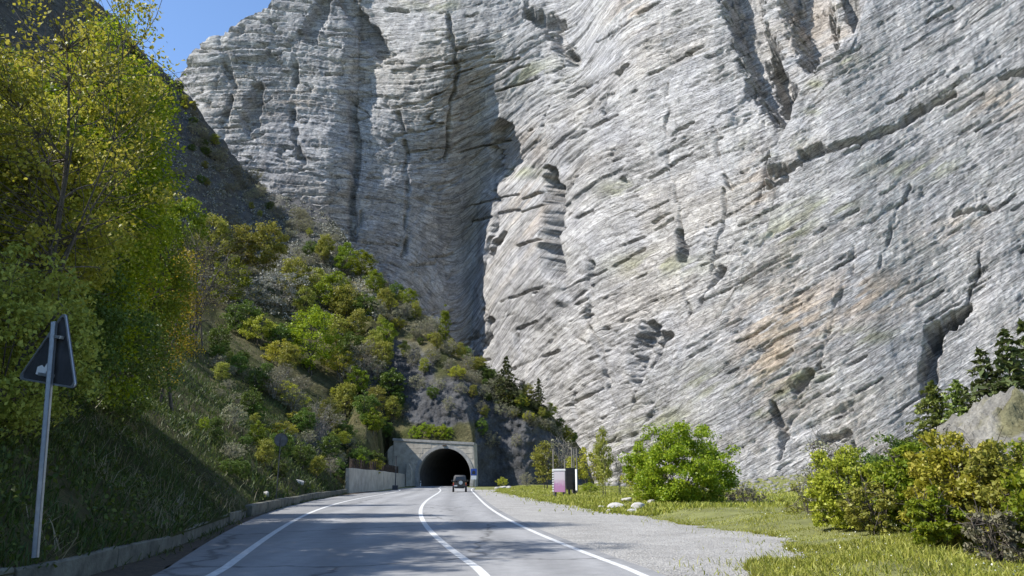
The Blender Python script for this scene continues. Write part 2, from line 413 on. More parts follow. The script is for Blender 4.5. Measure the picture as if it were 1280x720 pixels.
def asphalt_material():
    m = bpy.data.materials.new('asphalt'); m.use_nodes = True
    N, L = nt(m); p = N['Principled BSDF']
    tc = N.new('ShaderNodeTexCoord')
    def noise(s, d=6, r=0.6, sc=None):
        n = N.new('ShaderNodeTexNoise'); n.inputs['Scale'].default_value = s; n.inputs['Detail'].default_value = d
        n.inputs['Roughness'].default_value = r
        if sc:
            mp = N.new('ShaderNodeMapping'); mp.inputs['Scale'].default_value = sc
            L.new(tc.outputs['Object'], mp.inputs[0]); L.new(mp.outputs[0], n.inputs['Vector'])
        else: L.new(tc.outputs['Object'], n.inputs['Vector'])
        return n
    big = noise(0.5, 5, 0.6, (1.6, 0.12, 1)); fine = noise(60, 4, 0.8); mid = noise(2.5, 6, 0.7)
    r = N.new('ShaderNodeValToRGB'); e = r.color_ramp.elements
    e[0].position = 0.3; e[0].color = (0.23, 0.23, 0.23, 1); e[1].position = 0.7; e[1].color = (0.32, 0.317, 0.313, 1)
    L.new(big.outputs[0], r.inputs[0])
    prev = r.outputs[0]
    for n, lo, hi in ((fine, 0.6, 1.35), (mid, 0.85, 1.12)):
        q = N.new('ShaderNodeValToRGB'); e = q.color_ramp.elements
        e[0].position = 0.3; e[0].color = (lo, lo, lo, 1); e[1].position = 0.7; e[1].color = (hi, hi, hi, 1)
        L.new(n.outputs[0], q.inputs[0])
        x = N.new('ShaderNodeMix'); x.data_type = 'RGBA'; x.blend_type = 'MULTIPLY'; x.inputs[0].default_value = 1
        L.new(prev, x.inputs[6]); L.new(q.outputs[0], x.inputs[7]); prev = x.outputs[2]
    # cracks
    vo = N.new('ShaderNodeTexVoronoi'); vo.feature = 'DISTANCE_TO_EDGE'; vo.inputs['Scale'].default_value = 0.22
    wv = N.new('ShaderNodeMix'); wv.data_type = 'VECTOR'; wv.inputs[0].default_value = 0.5
    L.new(tc.outputs['Object'], wv.inputs[4])
    wn_ = noise(1.2, 4); L.new(wn_.outputs['Color'], wv.inputs[5]); L.new(wv.outputs[1], vo.inputs['Vector'])
    cr = N.new('ShaderNodeValToRGB'); e = cr.color_ramp.elements
    e[0].position = 0.0; e[0].color = (0.3, 0.3, 0.3, 1); e[1].position = 0.010; e[1].color = (1, 1, 1, 1)
    L.new(vo.outputs['Distance'], cr.inputs[0])
    x = N.new('ShaderNodeMix'); x.data_type = 'RGBA'; x.blend_type = 'MULTIPLY'; x.inputs[0].default_value = 0.8
    L.new(prev, x.inputs[6]); L.new(cr.outputs[0], x.inputs[7]); prev = x.outputs[2]
    # oily strip down each lane, polished wheel paths, an old trench patch
    ac = N.new('ShaderNodeAttribute'); ac.attribute_name = 'across'
    wr = N.new('ShaderNodeValToRGB'); wr.color_ramp.interpolation = 'EASE'
    mrw = N.new('ShaderNodeMapRange'); mrw.inputs[1].default_value = -5.5; mrw.inputs[2].default_value = 4.0
    nw = noise(0.8, 4, .6, (1, .25, 1)); adw = N.new('ShaderNodeMath'); adw.operation = 'MULTIPLY_ADD'; adw.inputs[1].default_value = .9
    L.new(nw.outputs[0], adw.inputs[0]); L.new(ac.outputs['Fac'], adw.inputs[2]); L.new(adw.outputs[0], mrw.inputs[0])
    ew = wr.color_ramp.elements
    pts_ = [(-5.5, .82), (-4.2, .9), (-3.3, 1.08), (-2.5, .88), (-1.7, 1.08), (-.6, .93), (.6, 1.07), (1.5, .86), (2.4, 1.07), (3.6, .85)]
    while len(ew) < len(pts_): ew.new(.5)
    for e_, (x_, c_) in zip(ew, pts_): e_.position = (x_ + .45 + 5.5) / 9.5; e_.color = (c_, c_, c_ * .99, 1)
    L.new(mrw.outputs[0], wr.inputs[0])
    x = N.new('ShaderNodeMix'); x.data_type = 'RGBA'; x.blend_type = 'MULTIPLY'; x.inputs[0].default_value = 1
    L.new(prev, x.inputs[6]); L.new(wr.outputs[0], x.inputs[7]); prev = x.outputs[2]
    L.new(prev, p.inputs['Base Color'])
    p.inputs['Roughness'].default_value = 0.85; p.inputs['Specular IOR Level'].default_value = 0.25
    b = N.new('ShaderNodeBump'); b.inputs['Strength'].default_value = 0.35; b.inputs['Distance'].default_value = 0.01
    L.new(fine.outputs[0], b.inputs['Height']); L.new(b.outputs[0], p.inputs['Normal'])
    return m
M['asphalt'] = asphalt_material()

def gravel_material():
    m = bpy.data.materials.new('gravel_surface'); m.use_nodes = True
    N, L = nt(m); p = N['Principled BSDF']
    tc = N.new('ShaderNodeTexCoord')
    vo = N.new('ShaderNodeTexVoronoi'); vo.inputs['Scale'].default_value = 22
    L.new(tc.outputs['Object'], vo.inputs['Vector'])
    n = N.new('ShaderNodeTexNoise'); n.inputs['Scale'].default_value = 0.6; n.inputs['Detail'].default_value = 8; n.inputs['Roughness'].default_value = 0.7
    L.new(tc.outputs['Object'], n.inputs['Vector'])
    r = N.new('ShaderNodeValToRGB'); e = r.color_ramp.elements
    e[0].position = 0.30; e[0].color = (0.23, 0.22, 0.20, 1); e[1].position = 0.6; e[1].color = (0.345, 0.332, 0.305, 1)
    L.new(n.outputs[0], r.inputs[0])
    sep = N.new('ShaderNodeSeparateColor'); L.new(vo.outputs['Color'], sep.inputs[0])
    mr = N.new('ShaderNodeMapRange'); mr.inputs[3].default_value = 0.75; mr.inputs[4].default_value = 1.2
    L.new(sep.outputs[0], mr.inputs[0])
    x = N.new('ShaderNodeMix'); x.data_type = 'RGBA'; x.blend_type = 'MULTIPLY'; x.inputs[0].default_value = 1
    L.new(r.outputs[0], x.inputs[6]); L.new(mr.outputs[0], x.inputs[7])
    L.new(x.outputs[2], p.inputs['Base Color'])
    p.inputs['Roughness'].default_value = 0.95
    b = N.new('ShaderNodeBump'); b.inputs['Strength'].default_value = 0.8; b.inputs['Distance'].default_value = 0.03; b.invert = True
    L.new(vo.outputs['Distance'], b.inputs['Height']); L.new(b.outputs[0], p.inputs['Normal'])
    return m
M['gravel'] = gravel_material()
M['verge'] = mat_basic('verge_soil', (0.15, 0.155, 0.045), 0.95, var=0.4, scale=0.7, bump=0.6, bscale=9)
M['litter'] = mat_basic('leaf_litter', (0.055, 0.04, 0.025), 0.95, var=0.5, scale=5, bump=0.8, bscale=25)
M['line'] = mat_basic('road_paint', (0.56, 0.56, 0.54), 0.75, var=0.28, scale=7, bump=0.1, bscale=40)

# ------------------------------------------------------------------ ground sheet
bm = bmesh.new()
bmesh.ops.create_grid(bm, x_segments=40, y_segments=40, size=2500)
g = put('ground', bm_mesh('ground', bm), M['verge']); g.location = (0, 1500, -0.06); g['kind'] = 'structure'

# ------------------------------------------------------------------ road curves (back-projected from the ground contact lines)
def curve(pts, ynear, deg=4):
    P = np.array([gnd(u, v) for u, v in pts])
    w = 1.0 / (1 + P[:, 1] / 25)
    c = np.polyfit(P[:, 1], P[:, 0], deg, w=w)
    y0 = P[0, 1]
    def f(y):
        y = np.asarray(y, float)
        s0 = np.polyval(np.polyder(c), y0 + 1)
        r = np.where(y < y0 + 1, np.polyval(c, y0 + 1) + s0 * 0.7 * (y - y0 - 1), np.polyval(c, np.minimum(y, 112)))
        s1 = np.polyval(np.polyder(c), 112.0)
        return np.where(y > 112, r + (-0.075) * (y - 112), r)
    return f

cl = curve([(612, 720), (577, 697), (550, 675), (533, 657), (525, 643), (527, 635), (537, 623), (550, 611.5)], 0)
rl = curve([(807, 718), (733, 693), (677, 668), (640, 652), (600, 624.5), (592, 616), (590, 611)], 0)
ll = curve([(268, 720), (320, 682), (363, 653), (413, 632), (460, 621), (500, 612.5)], 0)
la = curve([(195, 720), (246, 686), (329, 643), (353, 635), (453, 616.5), (499, 611)], 0)

ys = np.concatenate([np.linspace(-12, 60, 90), np.linspace(61, 205, 70)])
def strip(name, fl, fr, z, mat, yy=ys, parent=None, nx=6):
    X0 = fl(yy); X1 = fr(yy)
    t = np.linspace(0, 1, nx)
    P = np.stack([X0[:, None] * (1 - t) + X1[:, None] * t, np.repeat(yy[:, None], nx, 1), np.full((len(yy), nx), z)], -1)
    return put(name, grid_mesh(name, P), mat, parent)

ra = lambda y: rl(y) + 0.35
lin = lambda y: np.where(np.asarray(y) > 118, cl(y) - 4.2, la(y))
rin = lambda y: np.where(np.asarray(y) > 122, cl(y) + 4.4, ra(y))
road = strip('road', lin, rin, 0.0, M['asphalt'], nx=40); road['kind'] = 'structure'
co = np.empty(len(road.data.vertices) * 3, np.float32); road.data.vertices.foreach_get('co', co); co = co.reshape(-1, 3)
vattr(road.data, 'across', co[:, 0] - cl(co[:, 1]), 'FLOAT')
ymk = ys[ys < 190]
for f, w in ((cl, 0.085), (rl, 0.075), (ll, 0.085)):
    yy = ymk if f is cl else ymk[ymk < 118]
    strip('painted_line', lambda y, f=f, w=w: f(y) - w, lambda y, f=f, w=w: f(y) + w, 0.004, M['line'], yy, road, 2)

# gravel lay-by right of the road
gp = np.array([gnd(u, v) for u, v in [(960, 720), (978, 700), (975, 680), (960, 668), (867, 655), (767, 640), (700, 629), (655, 621), (625, 614.5)]])
def gr(y):
    o = np.interp(y, gp[:, 1], gp[:, 0])
    o = np.where(y < gp[0, 1], gp[0, 0] + 0.0 * (gp[0, 1] - y), o)
    return np.maximum(o + 0.9 * (vn(y * 0.5, y * 0 + 2, 5) - 0.5) + 0.35 * (vn(y * 2, y * 0 + 2, 6) - 0.5) + .15 * (vn(y * 6, y * 0, 7) - .5), ra(y) + 0.1)
yg = np.concatenate([np.linspace(-10, 40, 500), np.linspace(40.2, 100, 140)])
lay = strip('gravel_layby', ra, gr, -0.004, M['gravel'], yg); lay['kind'] = 'structure'
for i in range(0): pass

# verge: right of gravel, gently humped
def verge_z(x, y):
    d = x - gr(y)
    return 0.32 * sst(d, 0.0, 3.0) * (0.6 + 0.8 * fbm(x * 0.25, y * 0.25, 3, 3)) - 0.03 + sst(d, 24, 60) * 2.2 * (.5 + fbm(x * .08, y * .08, 4, 3)) + .12 * (fbm(x * .9, y * .9, 6, 3) - .5) * sst(d, 0, 1.5)
yv = np.linspace(-8, 130, 260); tv = np.linspace(0, 1, 90) ** 1.6
X = gr(yv)[:, None] - 0.25 + tv[None] * 60
Yv = np.repeat(yv[:, None], 90, 1)
verge = put('grass_verge', grid_mesh('grass_verge', np.stack([X, Yv, verge_z(X, Yv)], -1), smooth=True), M['verge'])
verge['kind'] = 'structure'

# ------------------------------------------------------------------ cliff
def build_cliff():
    na, nb = 1080, 580
    # plan of the wall: depth y0 at z=0 for a=x/y
    ctrl = [(-0.95, 430), (-0.60, 370), (-0.42, 324), (-0.22, 314), (-0.12, 332), (-0.045, 352), (-0.01, 322), (0.10, 236), (0.20, 196),
            (0.30, 173), (0.48, 150), (0.67, 136), (0.9, 126), (1.3, 118)]
    ca = np.array([c[0] for c in ctrl]); cy = np.array([c[1] for c in ctrl])
    A = np.concatenate([np.linspace(-0.9, -0.52, 30)[:-1], np.linspace(-0.52, 0.80, na), np.linspace(0.80, 1.25, 60)[1:]])
    y0 = np.interp(A, ca, cy)
    for _ in range(2):
        k = 9; y0 = np.convolve(np.pad(y0, k, mode='edge'), np.ones(2 * k + 1) / (2 * k + 1), 'valid')
    cr = [(120, 260), (180, 190), (215, 130), (232, 112), (250, 92), (268, 74), (290, 58), (310, 43), (335, 30), (360, 14), (380, 0),
          (420, -20), (520, -70), (700, -150), (1000, -230), (1500, -300), (2200, -300)]
    aa, bb = ab([c[0] for c in cr], [c[1] for c in cr])
    bc = np.interp(A, aa, bb)
    bc = bc + 0.012 * (fbm(A * 60, A * 0 + 3, 41, 4) - 0.5)
    K = np.interp(A, [-.1, .05], [0.16, 0.30])[None]
    t = np.linspace(0, 1, nb)
    bin_ = np.minimum(bc, 0.70)
    split = 0.9
    B = np.where(t[:, None] < split, -0.02 + (bin_[None] + 0.02) * (t[:, None] / split),
                 bin_[None] + (bc - bin_)[None] * ((t[:, None] - split) / (1 - split)))
    Ag = np.repeat(A[None], nb, 0)
    ytop = np.interp(A, [-0.95, -0.42, -0.22, 0.10, 0.2, 0.3, 0.48, 0.67, 0.9, 1.3], [430, 322, 320, 236, 196, 173, 150, 136, 126, 118])
    wb = sst(B + .05 * (fbm(Ag * 9, B * 9, 19, 3) - .5), .28, .66)
    Y = (y0[None] * (1 - wb) + ytop[None] * wb + CAMZ * K) / (1 - K * B)
    P = np.stack([Ag * Y, Y, CAMZ + B * Y], -1)
    U, V = pix(Ag, B)
    # smooth outward normal of the plan surface
    dPa = np.gradient(P, axis=1); dPb = np.gradient(P, axis=0)
    Nn = np.cross(dPa, dPb); Nn /= np.linalg.norm(Nn, axis=-1, keepdims=True) + 1e-9
    s = np.sign((Nn * -P).sum(-1, keepdims=True)); Nn *= np.where(s == 0, 1, s)
    px = Y / F                                        # metres per photo pixel
    hu = np.array([0, 240, 330, 440, 520, 600, 660, 740, 900, 1100, 1300, 1700])
    hs = np.array([-.35, -.15, 0.10, 0.08, -.12, -.30, -.42, -.55, -.54, -.60, -.66, -.66])
    ug = np.linspace(-200, 2300, 2501); hi = np.cumsum(np.interp(ug, hu, hs))
    bv = np.array([-300, 0, 40, 70, 130, 200, 290, 350, 420, 470, 540, 600, 640])
    bu = np.array([1110, 1078, 1070, 1058, 1010, 975, 955, 922, 882, 838, 795, 772, 765])
    def warp(U, V):
        return (U + 14 * (fbm(U / 45, V / 45, 11, 3) - 0.5) + 5 * (vn(U / 9, V / 9, 13) - 0.5),
                V + 14 * (fbm(U / 45, V / 45, 12, 3) - 0.5) + 5 * (vn(U / 9, V / 9, 14) - 0.5))
    def bedding(U, V):               # isolines follow the strata
        bowl = 55 * np.exp(-((U - 572) / 48) ** 2) * sst(V, 180, 400) + 26 * np.exp(-((U - 560) / 90) ** 2) * sst(V, 60, 200)
        bowl += 45 * np.exp(-((U - 720) / 45) ** 2) * (1 - sst(V, 60, 190))
        S = V - np.interp(U, ug, hi) - bowl - 0.17 * np.minimum(U - np.interp(V, bv, bu), 0) * sst(U, 620, 760)
        S = S + 23 * (U > np.interp(V, bv, bu) + 3)
        S = S + 9 * (fbm(U / 130, V / 130, 21, 2) - 0.5) + 0.9 * (fbm(U / 14, V / 14, 22, 3) - 0.5)
        return S, U + 0.45 * V
    brk_ = .15 + .85 * sst(fbm(U / 26, V / 26, 67, 3), .38, .58)
    def carve(disp, feats, wu, wv, nz, mU):
        for pts, w, d in feats:
            us = [p[0] for p in pts]; vs = [p[1] for p in pts]
            c0 = max(0, np.searchsorted(mU, min(us) - 3 * w - 70)); c1 = min(len(A), np.searchsorted(mU, max(us) + 3 * w + 70))
            if c1 - c0 < 2: continue
            sl_ = (slice(None), slice(c0, c1)); wu_, wv_ = wu[sl_], wv[sl_]
            best = np.full(wu_.shape, 1e9)
            for (p, q) in zip(pts[:-1], pts[1:]):
                dx, dy = q[0] - p[0], q[1] - p[1]
                tt = np.clip(((wu_ - p[0]) * dx + (wv_ - p[1]) * dy) / (dx * dx + dy * dy + 1e-6), 0, 1)
                best = np.minimum(best, np.hypot(wu_ - p[0] - tt * dx, wv_ - p[1] - tt * dy) / w)
            best = best + 0.7 * (nz[sl_] - .5)
            brk = brk_[sl_] if w < 4.5 else 1.0
            disp[sl_] -= d * brk * (1 - sst(best, 0.45, 1.2))
    # --- large forms first
    wu, wv = warp(U, V); mU = np.mean(U, 0); nz = fbm(U / 6, V / 6, 66, 3, .6)
    disp = np.zeros_like(Y)
    disp += 6.0 * (fbm(U / 150, V / 150, 31, 4) - 0.5)
    disp += 2.4 * (fbm(U / 40, V / 60, 33, 5, .62) - 0.5)
    # right-hand slab standing in front of the middle wall
    Bd = np.interp(wv, bv, bu)
    disp += 8.0 * sst(wu - Bd, -3, 13) * (1 - 0.8 * sst(U, 1000, 1230))
    disp -= 3.5 * np.exp(-((wu - Bd + 5) / 5.0) ** 2) * (.3 + .7 * sst(fbm(U / 30, V / 30, 68, 3), .4, .6)) * sst(V, 60, 130)
    # buttress on the left of the crack
    pb = np.interp(wv, [-200, 150, 200, 240, 340, 420, 600], [720, 690, 650, 688, 704, 716, 730])
    disp += 2.4 * sst(wu, 600, 650) * (1 - sst(wu, pb - 4, pb + 7)) * sst(V, 190, 240) * (1 - sst(V, 330, 470))
    # left buttress and the roll into the recess
    disp += 6.0 * (1 - sst(wu + 0.12 * (wv - 200), 415, 450))
    disp += 3.0 * sst(wu, 560, 632) * (1 - sst(wu, 640, 780)) * sst(V, 200, 330)
    feats = [
        ([(692, 215), (699, 255), (704, 300), (708, 345)], 9, 7.5),
        ([(628, 165), (632, 190), (636, 205)], 16, 4),
        ([(700, 60), (690, 25), (660, 5)], 9, 4.5), ([(700, 60), (715, 75)], 8, 4),
        ([(925, -40), (935, 40), (955, 95), (985, 135)], 24, 9),
        ([(1005, -40), (1010, 20), (1022, 62)], 28, 10), ([(1050, -20), (1068, 30)], 9, 5),
        ([(958, 60), (975, 110)], 14, 7),
        ([(905, 340), (880, 395), (862, 425), (858, 450)], 7, 5), ([(815, 415), (800, 450), (806, 490), (796, 525)], 15, 4.5),
        ([(838, 420), (826, 470), (800, 530)], 8, 6),
        ([(1196, 402), (1168, 420), (1162, 450), (1160, 492)], 10, 6), ([(1210, 385), (1165, 425)], 7, 6),
        ([(985, 246), (1030, 222), (1090, 190), (1150, 150), (1195, 128)], 4.5, 4.5),
        ([(972, 240), (1000, 236)], 7, 4), ([(975, 255), (1003, 248)], 6, 4), ([(1025, 218), (1042, 208)], 8, 4),
        ([(900, 165), (903, 215), (915, 240)], 2.6, 2), ([(848, 290), (850, 320)], 6, 4), ([(852, 300), (858, 345), (865, 390)], 3, 3),
        ([(440, 130), (444, 190), (438, 240), (441, 300)], 5, 3.5), ([(330, 130), (322, 170)], 10, 4),
        ([(1195, 272), (1240, 262)], 4, 3), ([(1250, 105), (1285, 92)], 5, 3), ([(740, 110), (770, 98), (790, 82)], 4, 3),
        ([(640, 330), (652, 300)], 5, 3), ([(620, 430), (632, 400)], 5, 3), ([(775, 230), (800, 212)], 4, 3),
        ([(1016, 500), (1030, 485)], 6, 4), ([(990, 520), (1000, 545), (1000, 570)], 5, 3), ([(1040, 560), (1075, 550)], 6, 3),
        ([(612, 190), (636, 250), (640, 300), (622, 360), (616, 440)], 4, 3), ([(838, 110), (835, 190), (846, 250)], 2, 1.2),
        ([(742, 330), (733, 400), (752, 450), (770, 520)], 3, 2.4), ([(1082, 330), (1060, 410), (1045, 470), (1010, 530), (1000, 590)], 2.2, 1.5),
        ([(1140, 240), (1118, 300), (1102, 350)], 2, 1.2), ([(905, 240), (900, 290), (890, 345)], 2.2, 1.6), ([(500, 140), (512, 230), (505, 320)], 3, 2.2),
        ([(560, 20), (575, 90), (560, 160)], 3, 2.2), ([(770, 20), (782, 90), (760, 170), (765, 230)], 2, 1.2), ([(290, 60), (300, 130), (285, 200)], 4, 2.6),
        ([(1230, 300), (1210, 370), (1195, 405)], 2.2, 1.5), ([(660, 420), (670, 480), (655, 540)], 3, 2.2), ([(380, 60), (372, 140), (385, 220)], 4, 2.6),
        ([(470, 60), (440, 20), (430, -10)], 14, 6), ([(395, 60), (410, 20)], 10, 4),
    ]
    carve(disp, feats, wu, wv, nz, mU)
    P = P + Nn * disp[..., None] * np.clip(px / 0.19, 0.8, 1.6)[..., None]
    # --- beds are cut where the bedding meets the shaped wall
    U, V = pix(P[..., 0] / P[..., 1], (P[..., 2] - CAMZ) / P[..., 1])
    S, T = bedding(U, V)
    wu, wv = warp(U, V); wu = .35 * wu + .65 * U; wv = .35 * wv + .65 * V
    disp = np.zeros_like(Y)
    rough = (0.26 + 1.1 * sst(fbm(U / 80, V / 80, 25, 4), .32, .68)) * (1 + 1.1 * (1 - sst(U, 430, 640)))
    disp += 0.3 * (fbm(T / 5, S / 3.0, 34, 3, .75) - 0.5) + .4 * (fbm(U / 9, V / 9, 35, 3, .6) - .5)
    r = np.abs(2 * fbm(T / 70, S / 20, 36, 4) - 1); disp -= .5 * np.exp(-(r / 0.04) ** 2) * rough
    for (th, bl, amp, sd_, prof) in ((34, 230, 0.7, 51, .15), (12, 130, 0.30, 52, .2), (5.6, 70, 0.2, 53, .25), (3.0, 40, .16, 54, .3)):
        sc = S / th + 0.22 * (vn(T / (bl * 0.6), S / (th * 3), sd_) - 0.5) + 1.1 * vn(T / (bl * 3), S * 0, sd_ + 9)
        L = np.floor(sc); fr = sc - L
        tb = T / bl * (0.5 + hsh(L, L * 0, sd_ + 5)) + 9.7 * hsh(L, L * 0, sd_ + 1)
        tb = tb + 0.22 * (vn(T / 5, S / 5, sd_ + 7) - .5)
        bi = np.floor(tb); ft = tb - bi
        a0 = hsh(L, bi, sd_ + 2); a1 = hsh(L, bi + 1, sd_ + 2)
        off = a0 + (a1 - a0) * sst(ft, 0.93, 1.0)     # blocks broken across the bed
        lead = hsh(L, bi * 0, sd_ + 3)
        local = 0.25 + 0.75 * sst(vn(T / (bl * 1.2), S / (th * 3), sd_ + 4), 0.3, 0.7)
        disp += amp * rough * local * (1.0 * (off - 0.5) + 0.6 * (lead - 0.5))
        disp += amp * prof * rough * local * (0.5 - fr)           # beds lean out at their top, undercut below
        jt = sst(hsh(L, bi, sd_ + 6), .35, .8)
        disp -= amp * 0.8 * rough * local * jt * np.exp(-((fr - 0.95) / 0.10) ** 2)   # open bedding joint
    rng = random.Random(5); feats = []
    for i in range(230):                               # short undercuts along the beds
        u0 = rng.uniform(270, 1290); v0 = rng.uniform(-10, 590)
        sl = float(np.interp(u0, hu, hs)); ln = rng.uniform(14, 75)
        feats.append(([(u0, v0), (u0 + ln * .5, v0 + sl * ln * .5 + rng.uniform(-2, 2)), (u0 + ln, v0 + sl * ln)], rng.uniform(1.0, 1.9), rng.uniform(1.0, 2.2)))
    for i in range(10):                               # fractures across the beds
        u0 = rng.uniform(270, 1290); v0 = rng.uniform(0, 560); ln = rng.uniform(15, 60)
        feats.append(([(u0, v0), (u0 - .05 * ln + rng.uniform(-5, 5), v0 + ln * .5), (u0 + rng.uniform(-9, 9), v0 + ln)], rng.uniform(1.5, 2.8), rng.uniform(1.2, 2.6)))
    carve(disp, feats, wu, wv, nz, np.mean(U, 0))
    edge = sst(t, 1.0, 0.97)[:, None] * 0 + 1
    P = P + Nn * (disp * edge)[..., None] * np.clip(px / 0.19, 0.8, 1.6)[..., None]
    # top: plateau running back
    back = []
    for dy, dz in ((6, 0.5), (20, 2), (60, 3), (160, -30)):
        q = P[-1].copy(); n2 = np.stack([A * 0 + 0.25, A * 0 + 1, A * 0], -1); q = q + n2 * dy; q[:, 2] += dz
        back.append(q)
    P = np.concatenate([P, np.stack(back)], 0)
    # stains: ochre on fresh scars, green-grey lichen and grass on ledges
    tint = np.ones(Y.shape + (3,))
    def stain(cu, cv, ru, rv, col, k=1.0, seed=0, th=.42):
        m = np.exp(-(((U - cu) / ru) ** 2 + ((V - cv) / rv) ** 2)) * sst(fbm(T / 26, S / 9, 70 + seed, 4), th, th + .2) * k
        m = np.clip(m, 0, 1)[..., None]
        tint[...] = tint * (1 - m) + np.array(col) * m
    och = (1.12, 0.90, 0.66)
    for i, (cu, cv, ru, rv) in enumerate([(965, 440, 40, 60), (990, 400, 60, 40), (1080, 370, 60, 30), (660, 265, 25, 45), (370, 130, 45, 18), (1250, 130, 50, 25),
                                          (1010, 30, 45, 60), (1055, 50, 18, 28), (1200, 290, 60, 20), (790, 15, 30, 25), (945, 230, 20, 40), (1090, 580, 50, 30), (1040, 640, 60, 30), (665, 180, 18, 25)]):
        stain(cu, cv, ru, rv, och, .8 if i < 3 else 0.45, i, .38)
    grs = (0.62, 0.66, 0.34)
    for i, (cu, cv, ru, rv) in enumerate([(1050, 75, 22, 7), (1020, 105, 12, 5), (1015, 140, 12, 5), (1000, 470, 45, 9), (975, 490, 30, 10), (950, 515, 14, 8), (830, 525, 40, 18), (790, 560, 40, 25), (1030, 260, 50, 14),
                                          (960, 180, 40, 14), (775, 235, 30, 9), (545, 5, 35, 8), (650, 90, 50, 20), (1150, 210, 60, 14), (1080, 420, 50, 10), (650, 215, 30, 8), (985, 290, 40, 20), (820, 330, 60, 14), (880, 480, 30, 20)]):
        stain(cu, cv, ru, rv, grs, 0.6, 20 + i, .42)
    m = (0.5 * sst(fbm(T / 120, S / 40, 91, 4), .55, .72))[..., None]
    tint = tint * (1 - m) + np.array((1.03, 0.97, 0.88)) * tint * m
    # dark water streaks
    m = (sst(fbm(U / 10, V / 160, 95, 3), .60, .78) * sst(fbm(U / 90, V / 120, 96, 3), .45, .65) * .45)[..., None]
    tint = tint * (1 - m) + np.array((0.62, 0.63, 0.66)) * m
    tint = np.concatenate([tint, np.ones((len(back),) + tint.shape[1:])], 0)
    st = np.stack([T / 30.0, S / 4.0, np.zeros_like(S)], -1)
    st = np.concatenate([st, np.repeat(st[-1:], len(back), 0)], 0)
    me = grid_mesh('cliff', P)
    vattr(me, 'tint', tint.reshape(-1, 3)); vattr(me, 'strata', st.reshape(-1, 3), 'FLOAT_VECTOR')
    o = put('cliff', me, M['rock']); o['kind'] = 'structure'
    return o
build_cliff()

# ------------------------------------------------------------------ hillside on the left (one sheet from the road edge over the crest)
FAC_PX = (484, 593)
def polar(u, v, r):               # pixel, horizontal distance -> theta, z
    x, y, z = ray(u, v)
    th = math.atan2(x, y); e = z / math.hypot(x, y)
    return th, CAMZ + e * r

base_px = [(100, 722), (205, 690), (318, 642), (350, 633), (390, 624), (435, 615.5), (470, 612.5)]
bpts = [(-6.4, -40), (-6.2, -20), (-6.1, -5), (-6.6, 4)] + [gnd(u, v) for u, v in base_px]
bpts[4] = (bpts[4][0], bpts[4][1])
wall_line = np.array(bpts[4:])
yt = gnd(555, 608)[1]             # tunnel distance
FA = R(-11)
TC = Vector((at_y(555, 608, yt)[0], yt, 0))
def fac(xl, back=0.0):            # point along the portal face
    return TC.x + xl * math.cos(FA) - back * math.sin(FA), TC.y + xl * math.sin(FA) + back * math.cos(FA)
FL, FR = -9.6, 5.25
bpts += [fac(FL - 1.0, 0.4), fac(FL, 0.7), fac(FR, 0.7), fac(FR + 0.5, 2.6), at_y(620, 606, 143)[:2], at_y(655, 606, 140)[:2], at_y(690, 606, 142)[:2], at_y(728, 606, 146)[:2], at_y(742, 606, 153)[:2], at_y(748, 606, 170)[:2]]
bpts = np.array(bpts)
bpts = np.concatenate([bpts[:-1, None] + (bpts[1:] - bpts[:-1])[:, None] * np.linspace(0, 1, 24, endpoint=False)[None, :, None]]).reshape(-1, 2)
bth = np.arctan2(bpts[:, 0], bpts[:, 1]); br = np.hypot(bpts[:, 0], bpts[:, 1])
bz = np.zeros(len(bpts))
# theta-> base height: retaining wall top, portal top
crest = [(-60, -190, 270), (0, -140, 285), (100, -15, 300), (140, 15, 305), (185, 72, 305), (215, 98, 305), (240, 122, 302), (262, 155, 300),
         (290, 192, 296), (320, 226, 290), (345, 240, 284), (375, 250, 275), (410, 268, 264), (430, 292, 252), (450, 322, 240), (470, 345, 230), (500, 370, 220),
         (530, 394, 210), (560, 418, 202), (590, 445, 195), (620, 468, 189), (650, 494, 182), (685, 520, 174), (715, 545, 166), (730, 562, 160), (738, 590, 158), (744, 606, 172)]
ct = [R(-118), R(-75), R(-58), R(-44)]; crr = [40, 46, 60, 140]; cz = [9, 11, 15, 34]
for u, v, r_ in crest:
    th, z = polar(u, v, r_); ct.append(th); crr.append(r_); cz.append(z)
ct = np.array(ct); crr = np.array(crr); cz = np.array(cz)
TH = np.concatenate([np.linspace(R(-118), R(-43), 90)[:-1], np.linspace(R(-43), ct[-1] - 0.0005, 560)])
def base_z(th):
    ths = [R(-180), polar(430, 600, 1)[0], polar(438, 600, 1)[0], polar(470, 600, 1)[0], math.atan2(*fac(FL - .1)), math.atan2(*fac(FL)), math.atan2(*fac(FR)), math.atan2(*fac(FR + .1)), 3]
    return np.interp(th, ths, [0.25, 0.25, 2.2, 1.9, 2.0, 8.2, 7.0, 0.0, 0.0])
r0 = np.interp(TH, bth, br); z0 = base_z(TH)
r1 = np.interp(TH, ct, crr); z1 = np.interp(TH, ct, cz)
z1 = z1 + (fbm(TH * 90, TH * 0, 7, 4) - .5) * 2.2 * sst(TH, R(-45), R(-40))
nt_ = 210
tau = np.linspace(0, 1, nt_) ** 1.45
Rr = r0[None] + (r1 - r0)[None] * tau[:, None]
Xb = Rr * np.sin(TH)[None]; Yb = Rr * np.cos(TH)[None]
dl = np.full(Rr.shape, 1e9)
for pa, pb in zip(bpts[:-8:8], bpts[8::8]):
    dx, dy = pb - pa; q = np.clip(((Xb - pa[0]) * dx + (Yb - pa[1]) * dy) / (dx * dx + dy * dy), 0, 1)
    dl = np.minimum(dl, np.hypot(Xb - pa[0] - q * dx, Yb - pa[1] - q * dy))
pu = [polar(u, 590, 1)[0] for u in (250, 380, 500, 560, 640, 740)]
